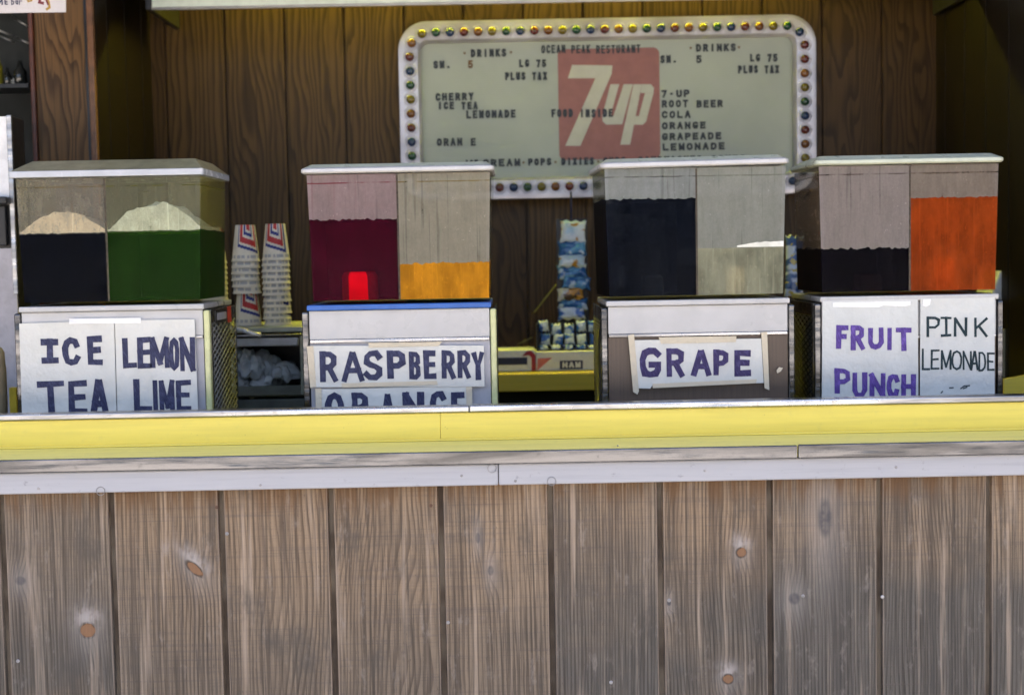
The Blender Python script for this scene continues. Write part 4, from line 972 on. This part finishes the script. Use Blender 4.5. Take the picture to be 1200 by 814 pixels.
# ================================================================== ice bin
IY = 3.60
def zi(py, Y=IY): return at(305, py, Y).z
xa, xb = at(170, 400, IY).x, at(357, 400, IY).x
th = thing('ice_bin', ((xa + xb) / 2, IY + .15, 0.02), 'stainless ice bin with open front between the first two dispensers', 'ice bin')
m_olive = plain('olive_grey_steel', (0.30, 0.32, 0.26), .4, metal=.4, var=.15)
MB().box(xa, xb, IY - .01, IY + .32, z_sh - .014, z_sh - .0005).build('top_slab', plain('greenish_slab', (.42, .45, .36), .4), th, .003)
MB().box(xa, xb + .0, IY + .30, IY + .32, 0.02, z_sh - .016).build('back_plate', M_BLACK, th)
MB().box(xb - .012, xb, IY, IY + .298, zi(463), z_sh - .016).build('side_plate', m_olive, th)
MB().box(xa, xa + .012, IY, IY + .298, zi(463), z_sh - .016).build('side_plate', m_olive, th)
MB().box(xa, at(350, 400, IY - .02).x, IY - .03, IY - .015, zi(405), zi(395.5)).build('lid_bar', plain('grey_white_bar', (.5, .52, .53), .4), th, .004, 3)
MB().tube([(xa, IY - .02, zi(392.5)), (xb, IY - .02, zi(392.5))], .003, 8).build('rail', M_CAP, th)
hp = [(at(x_, y_, IY - .05).x, IY - .05, at(x_, y_, IY - .05).z) for x_, y_ in ((240, 384), (258, 383.5), (274, 384.5), (287, 387.5), (296, 391), (306, 392.5))]
MB().tube(hp, .006, 10).build('handle', plain('bright_handle', (.85, .86, .86), .25, metal=.3), th)  # pale handle colour stands for the highlights along the metal
mb = MB(); mb.add([(xa, IY - .004, zi(463)), (xb, IY - .004, zi(463)), (xb, IY + .05, zi(452, IY + .05)), (xa, IY + .05, zi(452, IY + .05)), (xa, IY + .01, zi(466)), (xb, IY + .01, zi(466)), (xb, IY + .06, zi(456, IY + .05)), (xa, IY + .06, zi(456, IY + .05))], [(0, 1, 2, 3), (7, 6, 5, 4), (0, 4, 5, 1), (2, 6, 7, 3)])
mb.build('sloping_lip', m_olive, th)
MB().box(xa, xb, IY + .002, IY + .02, 0.02, zi(468)).build('front_panel', plain('green_grey_panel', (.12, .14, .125), .4, var=.2), th, .002)
MB().box(xa, xb, IY + .03, IY + .29, zi(466), zi(461)).build('bin_floor', m_olive, th)
mb = MB(); rg = random.Random(11)
ico = bmesh.new(); bmesh.ops.create_icosphere(ico, subdivisions=2, radius=1); IV = [v.co.copy() for v in ico.verts]; IF = [[v.index for v in f.verts] for f in ico.faces]; ico.free()
for i in range(80):
    u = rg.random(); px = 205 + u * 137; Yi = IY + .075 + rg.random() * .17
    hi = 403 + max(0, (px - 258)) * .26 + rg.uniform(0, 7); py = hi + (454 - hi) * rg.random() ** 1.3
    p = at(px, py, Yi); r = rg.uniform(.014, .032); rot = Matrix.Rotation(rg.uniform(0, 6), 3, 'Y') @ Matrix.Rotation(rg.uniform(0, 6), 3, 'X'); sd_ = rg.uniform(0, 50)
    sc = Vector((rg.uniform(.7, 1.4), rg.uniform(.7, 1.1), rg.uniform(.6, 1.0)))
    mb.add([p + rot @ Vector([a * b * r * (1 + .45 * mnoise.noise(q * 1.9 + Vector((sd_, 0, 0)))) for a, b in zip(q, sc)]) for q in IV], IF, 0, False)
g = G('ice'); g.set(color=(.80, .84, .86), rough=.25, sss=.2); g.bump(g.noise(g.world(), 90, 3), .3, .003); g.p.inputs['Subsurface Radius'].default_value = (.01, .012, .014)
o = mb.build('ice_chunks', g.mat); o['kind'] = 'stuff'; tag(o, 'heap of crushed white ice inside the stainless bin', 'ice')

# ================================================================== snacks on the back counter
def bag_mat(name, a, b, c_):
    g = G(name); rn = g.rnd(); x, y, z = g.sep(g.obj())
    n1 = g.noise(g.comb(x * 22 + rn * 40, rn * 9, z * 30), 1.0, 2, .5); n2 = g.noise(g.comb(x * 30 + rn * 17, 3.0, z * 44), 1.0, 3, .5)
    c0 = g.mix(g.step(n1, .46, .54), a, b); c0 = g.mix(g.step(n2, .56, .62), c0, c_); g.set(color=c0, rough=.22, spec=.6); g.bump(g.noise(g.obj(), 70, 3), .35, .003); return g.mat
B_BLUE = bag_mat('blue_snack_foil', (.02, .10, .26), (.10, .28, .45), (.45, .55, .60)); B_WH = bag_mat('white_snack_foil', (.62, .66, .66), (.40, .52, .60), (.45, .22, .03)); B_OR = bag_mat('orange_snack_foil', (.42, .20, .025), (.55, .52, .42), (.10, .06, .03)); B_WB = bag_mat('white_blue_snack_foil', (.60, .66, .68), (.03, .11, .38), (.55, .60, .55))
def bag_mesh(w_, h_, d_, seed):
    mb = MB(); nx, nz_ = 18, 14; V = []; 
    for side in (-1, 1):
        for j in range(nz_ + 1):
            for i in range(nx + 1):
                u, v_ = i / nx * 2 - 1, j / nz_ * 2 - 1
                e = max(0, (1 - abs(u) ** 3.0)) * max(0, (1 - abs(v_) ** 2.4)); nn = mnoise.noise(Vector((u * 2.2 + seed, v_ * 2.2, side)))
                x = u * w_ / 2 * (1 - .10 * (1 - v_ * v_) * (1 if abs(u) > .6 else .3)); zz = v_ * h_ / 2 + (.003 * math.sin(u * 9 + seed) if abs(v_) > .9 else 0)
                V.append((x, side * (d_ / 2 * (e ** .6) * (1 + .35 * nn) + .0008), zz + h_ / 2))
    n1 = (nx + 1) * (nz_ + 1); W = nx + 1
    for s_ in (0, 1):
        for j in range(nz_):
            for i in range(nx):
                f = [s_ * n1 + j * W + i, s_ * n1 + j * W + i + 1, s_ * n1 + (j + 1) * W + i + 1, s_ * n1 + (j + 1) * W + i]
                mb.f.append(f); mb.mi.append(0); mb.sm.append(True)
    loop = [i for i in range(W)] + [j * W + nx for j in range(1, nz_ + 1)] + [nz_ * W + i for i in range(nx - 1, -1, -1)] + [j * W for j in range(nz_ - 1, 0, -1)]
    for a, b in zip(loop, loop[1:] + loop[:1]): mb.f.append([a, b, n1 + b, n1 + a]); mb.mi.append(0); mb.sm.append(False)
    mb.v = V; return mb
bags = {}
def bag(px, py, Y, wpx, hpx, mat, label, group, tilt=0, d_=.03):
    k_ = pxm(Y); p = at(px, py, Y); key = (wpx, hpx, mat.name)
    if key not in bags: o = bag_mesh(wpx * k_, hpx * k_, d_, len(bags) * 3.7).build('snack_bag', mat); bags[key] = o
    else: o = bags[key].copy(); COL.objects.link(o)
    o.location = (p.x, Y, p.z - hpx * k_ / 2); o.rotation_euler = (R(-14), R(tilt), 0); tag(o, label, 'snack bag', group); return o
CY = 4.30
a, b = at(654, 378, CY), at(688, 256, CY)
th = thing('snack_clip_strip', ((a.x + b.x) / 2, CY, a.z), 'black card strip hanging from a cord with snack bags clipped on', 'display strip')
MB().box(a.x, b.x, CY + .018, CY + .022, a.z, b.z).build('card', M_BLACK, th)
e = at(669.5, 232, CY); MB().tube([(e.x, CY + .02, b.z), (e.x, CY + .02, e.z + .02)], .0035, 6).build('cord', M_NAVY, th)
lab = ['top snack bag of the hanging strip, white and orange', 'second snack bag from the top of the strip, blue', 'third snack bag on the strip, white with orange print', 'fourth snack bag on the strip, blue and wide', 'fifth snack bag on the strip, blue and shifted right', 'sixth snack bag on the strip, orange and brown', 'seventh snack bag on the strip, blue', 'lowest snack bag on the strip, pale blue and white']
for i, (px, py, w_, h_, mt, t) in enumerate([(671, 272, 31, 26, B_WH, 3), (671, 292, 34, 18, B_BLUE, -2), (670, 306, 33, 16, B_WH, 2), (671, 319, 36, 16, B_BLUE, -3), (675, 332, 34, 15, B_BLUE, 5), (669, 345, 32, 15, B_OR, -3), (671, 356, 36, 14, B_BLUE, 2), (670, 367, 33, 17, B_WB, -2)]):
    bag(px, py, CY - .004 * (i % 3), w_, h_, mt, lab[i], 'snack bags clipped to the hanging strip', t, .022)
TY = 4.14
a, b = at(629, 411, TY), at(703, 378, TY)
th = thing('snack_rack', ((a.x + b.x) / 2, TY, a.z), 'low black rack filled with rows of small snack bags on the white carton', 'rack')
MB().box(a.x, b.x, TY + .05, TY + .056, a.z, b.z).build('back_panel', M_BLACK, th); MB().box(a.x, b.x, TY - .02, TY + .0495, a.z, a.z + .004).build('tray', M_BLACK, th)
MB().box(a.x, a.x + .004, TY - .02, TY + .0495, a.z + .0042, b.z).build('side_panel', M_BLACK, th); MB().box(b.x - .004, b.x, TY - .02, TY + .0495, a.z + .0042, b.z).build('side_panel', M_BLACK, th)
rowsn = ('front row', 'middle row', 'back row')
for ri, py in ((0, 409), (1, 398.5), (2, 383)):
    for ci in range(5):
        px = 637.5 + ci * 14.6; posn = ('leftmost', 'second from left', 'middle', 'second from right', 'rightmost')[ci]
        bag(px + (ri % 2), py + (4 if (ci in (1, 2) and ri == 2) else 0), TY - .004 + ri * .012, 12.4, 13.4 if ri else 8, B_WB, '%s small snack bag in the %s of the black rack' % (posn, ('bottom row', 'middle row', 'top row')[ri]), 'small snack bags in the black rack', random.uniform(-8, 8), .02)
M_CARTON = paper('white_carton', (.66, .68, .62))
KY = 4.08
k4 = pxm(KY); zc_ = zt_ + .001
a, b = at(628, 434, KY), at(704, 411, KY)
th = thing('printed_carton', ((a.x + b.x) / 2, KY + .1, zc_), 'white carton with dark lettered panel and red triangle under the snack rack', 'carton')
bx_ = MB().box(a.x, b.x, KY, KY + .14, zc_, b.z).build('box', M_CARTON, th, .002)
mb = MB(); quadpx(mb, [(629.5, 434), (630, 420), (647, 419)], KY - .0012, .001); mb.build('red_triangle', plain('pinkish_red_ink', (.50, .14, .11), .5), th)
mb = MB(); quadpx(mb, [(656, 422.5), (683, 422), (683, 432), (656, 432.5)], KY - .0012, .001); pn = mb.build('name_panel', M_NAVY, th)
mb = MB(); text_px(mb, 'HAM', 659, 680.5, 424, 430.6, KY - .002, 2.2, .8); mb.build('lettering', M_CARTON, sub(pn, th))
a, b = at(560, 434, KY), at(627, 410, KY)
th = thing('printed_carton', ((a.x + b.x) / 2, KY + .1, zc_), 'white carton with navy panel and curved red end left of the snack rack', 'carton')
MB().box(a.x, b.x, KY, KY + .16, zc_, b.z).build('box', M_CARTON, th, .002)
mb = MB(); quadpx(mb, [(562, 419.5), (618, 418.6), (618, 427), (562, 428)], KY - .0012, .001); mb.build('navy_panel', M_NAVY, th)
mb = MB(); quadpx(mb, [(612, 417), (617, 411.5), (622, 410.6), (627.5, 416), (628, 434), (623, 434.5), (623, 419), (620, 416)], KY - .0022, .001); mb.build('red_band', plain('dark_red_ink', (.26, .012, .02), .5), th)
p, q = at(626, 366, 4.40), at(652, 333, 4.40); tag(MB().tube([p, q], .0028, 8).build('drinking_straw', plain('olive_straw', (.33, .30, .06), .5)), 'thin olive yellow straw sticking out at a slant left of the hanging snack strip', 'straw')
p, q = at(606, 404, 4.36), at(624, 395, 4.36); tag(MB().tube([p, q], .002, 8).build('drinking_straw', plain('olive_straw_dark', (.16, .14, .04), .5)), 'small dark olive straw lying low above the navy carton', 'straw')
# packets glimpsed between the two right-hand dispensers
bag(930, 312, 3.9, 22, 74, bag_mat('striped_packet_foil', (.05, .10, .22), (.50, .55, .58), (.50, .38, .05)), 'blue white and yellow striped packet seen between the two right dispensers', 'packets between the right dispensers', 4, .03)
bag(934, 436, 3.75, 16, 70, bag_mat('yellow_packet_foil', (.40, .34, .05), (.03, .06, .14), (.20, .30, .45)), 'yellow and dark packet low between the two right dispensers', 'packets between the right dispensers', -2, .03)

# ================================================================== left edge: machine, cups, rack, hanging card
MY = 3.38
xr = at(18, 240, MY).x; x_s = at(9.5, 180, MY).x
zt2 = at(12, 135, MY).z
th = thing('drink_machine', (xr - .3, MY + .2, 0.02), 'pale metal cabinet with black handle cut off by the left edge', 'cabinet')
MB().box(xr - .6, xr - .002, MY + .004, MY + .09, 0.02, zt2 - .002).build('body', M_BLACK, th, .003)
MB().box(xr - .6, x_s - .001, MY, MY + .003, at(5, 231, MY).z, zt2 - .003).build('upper_panel', plain('white_enamel', (.84, .84, .84), .25), th)
MB().box(x_s, xr, MY - .006, MY + .0035, at(12, 345, MY).z, zt2).build('edge_strip', M_CAP, th, .002)
MB().box(xr - .6, xr - .004, MY - .002, MY + .003, 0.9, at(5, 291, MY).z).build('lower_panel', plain('lilac_grey_enamel', (.46, .44, .47), .3), th)
MB().box(xr - .6, at(14, 240, MY).x, MY - .035, MY - .001, at(5, 240, MY).z, at(5, 231, MY).z).build('handle', M_BLACK, th, .004)
MB().box(xr - .6, at(8, 240, MY).x, MY - .012, MY - .001, at(5, 288, MY).z, at(5, 241, MY).z).build('latch_box', M_BLACK, th, .003)
CY2 = 3.12
cc = at(-5, 485, CY2); o = None
tag(MB().lathe([(.024, 0), (.0262, .05), (.0262, .13), (.0245, .14), (.024, .165), (.018, .176), (.004, .18)], (cc.x, CY2, cc.z - .03), 28).build('cup_stack_tube', [plain('beige_cardboard', (.42, .33, .20), .6)]), 'beige tube with pale domed top at the bottom left edge', 'tube')
p = at(15, 464, 3.2); tag(MB().box(p.x - .008, p.x + .008, 3.2, 3.22, ZW + .001, p.z + .019).build('yellow_block', plain('yellow_plastic', (.72, .55, .05), .4)), 'small yellow upright block beside the leftmost dispenser', 'block')
# hanging card
HY = 3.5
P = [at(x_, y_, HY) for x_, y_ in ((-60, -50), (77, -52), (77, 14.5), (-60, 16.5))]
th = thing('hanging_sign', (P[0].x, HY, P[3].z), 'white card hanging at top left with dark lettering and a maroon yellow drawing', 'sign')
mb = MB(); mb.prism([(p.x, p.z) for p in P], HY, HY + .004); sh = mb.build('card', paper('greyish_card', (.66, .64, .66)), th); hs = sub(sh, th)
mb = MB(); kk = pxm(HY)
letter_px(mb, 'M', (-6, 3, -1, 6), HY - .0007, 1.5); letter_px(mb, 'E', (5.2, 9, -1, 6), HY - .0007, 1.4)
for ch, b0 in (('b', 13), ('a', 17.6), ('r', 22.2)): letter_px(mb, ch, (b0, b0 + 3.4, -2, 5.6), HY - .0007, 1.1)
mb.build('lettering', M_INK, hs)
def scr(pts, w_, mat, nm, dy):
    mb = MB(); ribbon(mb, [(at(x_, y_, HY - dy).x, at(x_, y_, HY - dy).z) for x_, y_ in pts], w_ * kk, HY - dy, wob=.3); mb.build(nm, mat, hs)
m_mar = plain('maroon_ink', (.16, .02, .03), .6); m_och = plain('ochre_ink', (.38, .24, .03), .6)
scr([(31, -4), (33, 2), (37, 1), (36, -5)], 2.2, m_och, 'drawing_stroke', .0006); scr([(52, -6), (57, 2), (58, 9), (55, 11)], 2.6, m_och, 'drawing_stroke', .0007)
scr([(38, -6), (42, -1), (47, -2), (46, 3), (50, 4)], 3.0, m_mar, 'drawing_stroke', .0009); scr([(44, -8), (49, -3), (54, 0), (56, 5)], 2.4, m_mar, 'drawing_stroke', .0011)
MB().tube([(P[1].x - .02, HY + .006, P[2].z + .03), (P[1].x - .02, HY + .006, 2.602)], .002, 6).build('cord', M_NAVY, th)
# rods and glasses in the dark corner
RY = 4.25
th = thing('metal_rack', (at(10, 60, RY).x, RY, at(10, 60, RY).z), 'slanting thin metal rods in the dark corner at upper left', 'rack')
for (a, b, r_) in (((14, 20), (37, 34), .002), ((-20, 28), (16, 43), .0028), ((-4, 41), (17, 50), .002), ((20, 45), (36, 52), .0028)):
    MB().tube([at(a[0], a[1], RY), at(b[0], b[1], RY)], r_, 8).build('rod', M_STEEL, th)
MB().box(at(-60, 0, RY).x, at(36, 0, RY).x, RY + .1, RY + .12, at(10, 100, RY).z, at(10, 18, RY).z).build('back_plate', M_DARKWALL, th)
m_gl = plain('smoky_glass', (.03, .035, .035), .06, coat=1.0); m_glw = plain('pale_glass', (.45, .47, .46), .15); m_gly = plain('yellow_glass', (.35, .33, .03), .2)
sh_z = at(20, 101, RY).z
tag(MB().box(at(-60, 0, RY).x, at(37, 0, RY).x, RY - .06, RY + .09, sh_z - .012, sh_z).build('shelf', M_BLACK), 'black shelf in the dark upper left corner', 'shelf')
for (px, r_, h_, mt, lb) in ((27, .019, .07, m_gl, 'dark round bottle with bright glints nearest the wooden pillar'), (20, .010, .022, m_glw, 'small pale glass on the dark shelf between two bottles'), (12, .012, .05, m_gl, 'dark slim bottle left of the small pale glass'), (1, .014, .095, m_gly, 'yellowish bottle at the left edge of the dark shelf')):
    a = at(px, 100, RY); tag(MB().lathe([(r_ * .8, 0), (r_, .006), (r_, h_ * .55), (r_ * .5, h_ * .75), (r_ * .35, h_)], (a.x, RY - .02, sh_z + .0005), 24).build('glass_bottle', mt), lb, 'bottle', 'bottles and glasses on the dark corner shelf')

# ================================================================== right edge
QY = 3.9
P = [(at(x_, y_, QY).x, at(x_, y_, QY).z) for x_, y_ in ((1160, 352), (1172, 318), (1182, 312), (1187, 316), (1205, 346), (1206, 353))]
p = at(1185, 355, QY)
th = thing('covered_appliance', (p.x, QY + .1, zt_ + .001), 'pale grey cover over a dark appliance at the right edge', 'appliance')
mb = MB(); n = len(P); mb.loft([[(x_, QY, z_) for x_, z_ in P], [(p.x + (x_ - p.x) * 1.0, QY + .14, z_) for x_, z_ in P]]); mb.build('cover', plain('pale_cover', (.62, .65, .62), .5, var=.08), th, .006)
a, b = at(1168, 420, QY), at(1225, 353.5, QY)
MB().box(a.x, b.x, QY + .02, QY + .13, at(1180, 384, QY).z, b.z).build('body', M_BLACK, th, .004)
MB().box(a.x + .02, b.x, QY + .04, QY + .12, zt_ + .0015, at(1180, 384.5, QY).z).build('foot', M_DARKWALL, th)
mb = MB(); P = [at(x_, y_, QY - .03) for x_, y_ in ((1174, 386), (1188, 384), (1202, 440), (1174, 442))]; mb.prism([(q.x, q.z) for q in P], QY - .03, QY - .027); tag(mb.build('cardboard_sheet', paper('beige_cardboard_sheet', (.50, .44, .26))), 'beige cardboard sheet leaning below the grey cover at right', 'cardboard')
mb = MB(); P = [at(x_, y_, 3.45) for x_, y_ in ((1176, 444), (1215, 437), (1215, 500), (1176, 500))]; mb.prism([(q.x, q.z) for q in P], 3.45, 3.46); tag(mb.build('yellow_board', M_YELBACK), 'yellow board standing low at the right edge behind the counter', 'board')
NY = 4.2
cN = at(1206, 204, NY); kN = pxm(NY)
th = thing('small_plaque', (cN.x, NY, cN.z - 17 * kN), 'small dark rounded plaque outlined in pale green with a letter G', 'plaque')
MB().prism(rrect(cN.x, cN.z, 15 * kN, 16 * kN, 4 * kN), NY, NY + .02).build('plate', M_BLACK, th)
mb = MB(); rp = rrect(cN.x, cN.z, 14 * kN, 15 * kN, 4 * kN); ribbon(mb, rp + [rp[0]], 1.4 * kN, NY - .001)
letter(mb, 'G', cN.x - 10 * kN, cN.x - 1 * kN, cN.z - 8 * kN, cN.z + 8 * kN, 2.0 * kN, NY - .001); mb.build('lettering', plain('pale_green_line', (.35, .42, .36), .4), th)
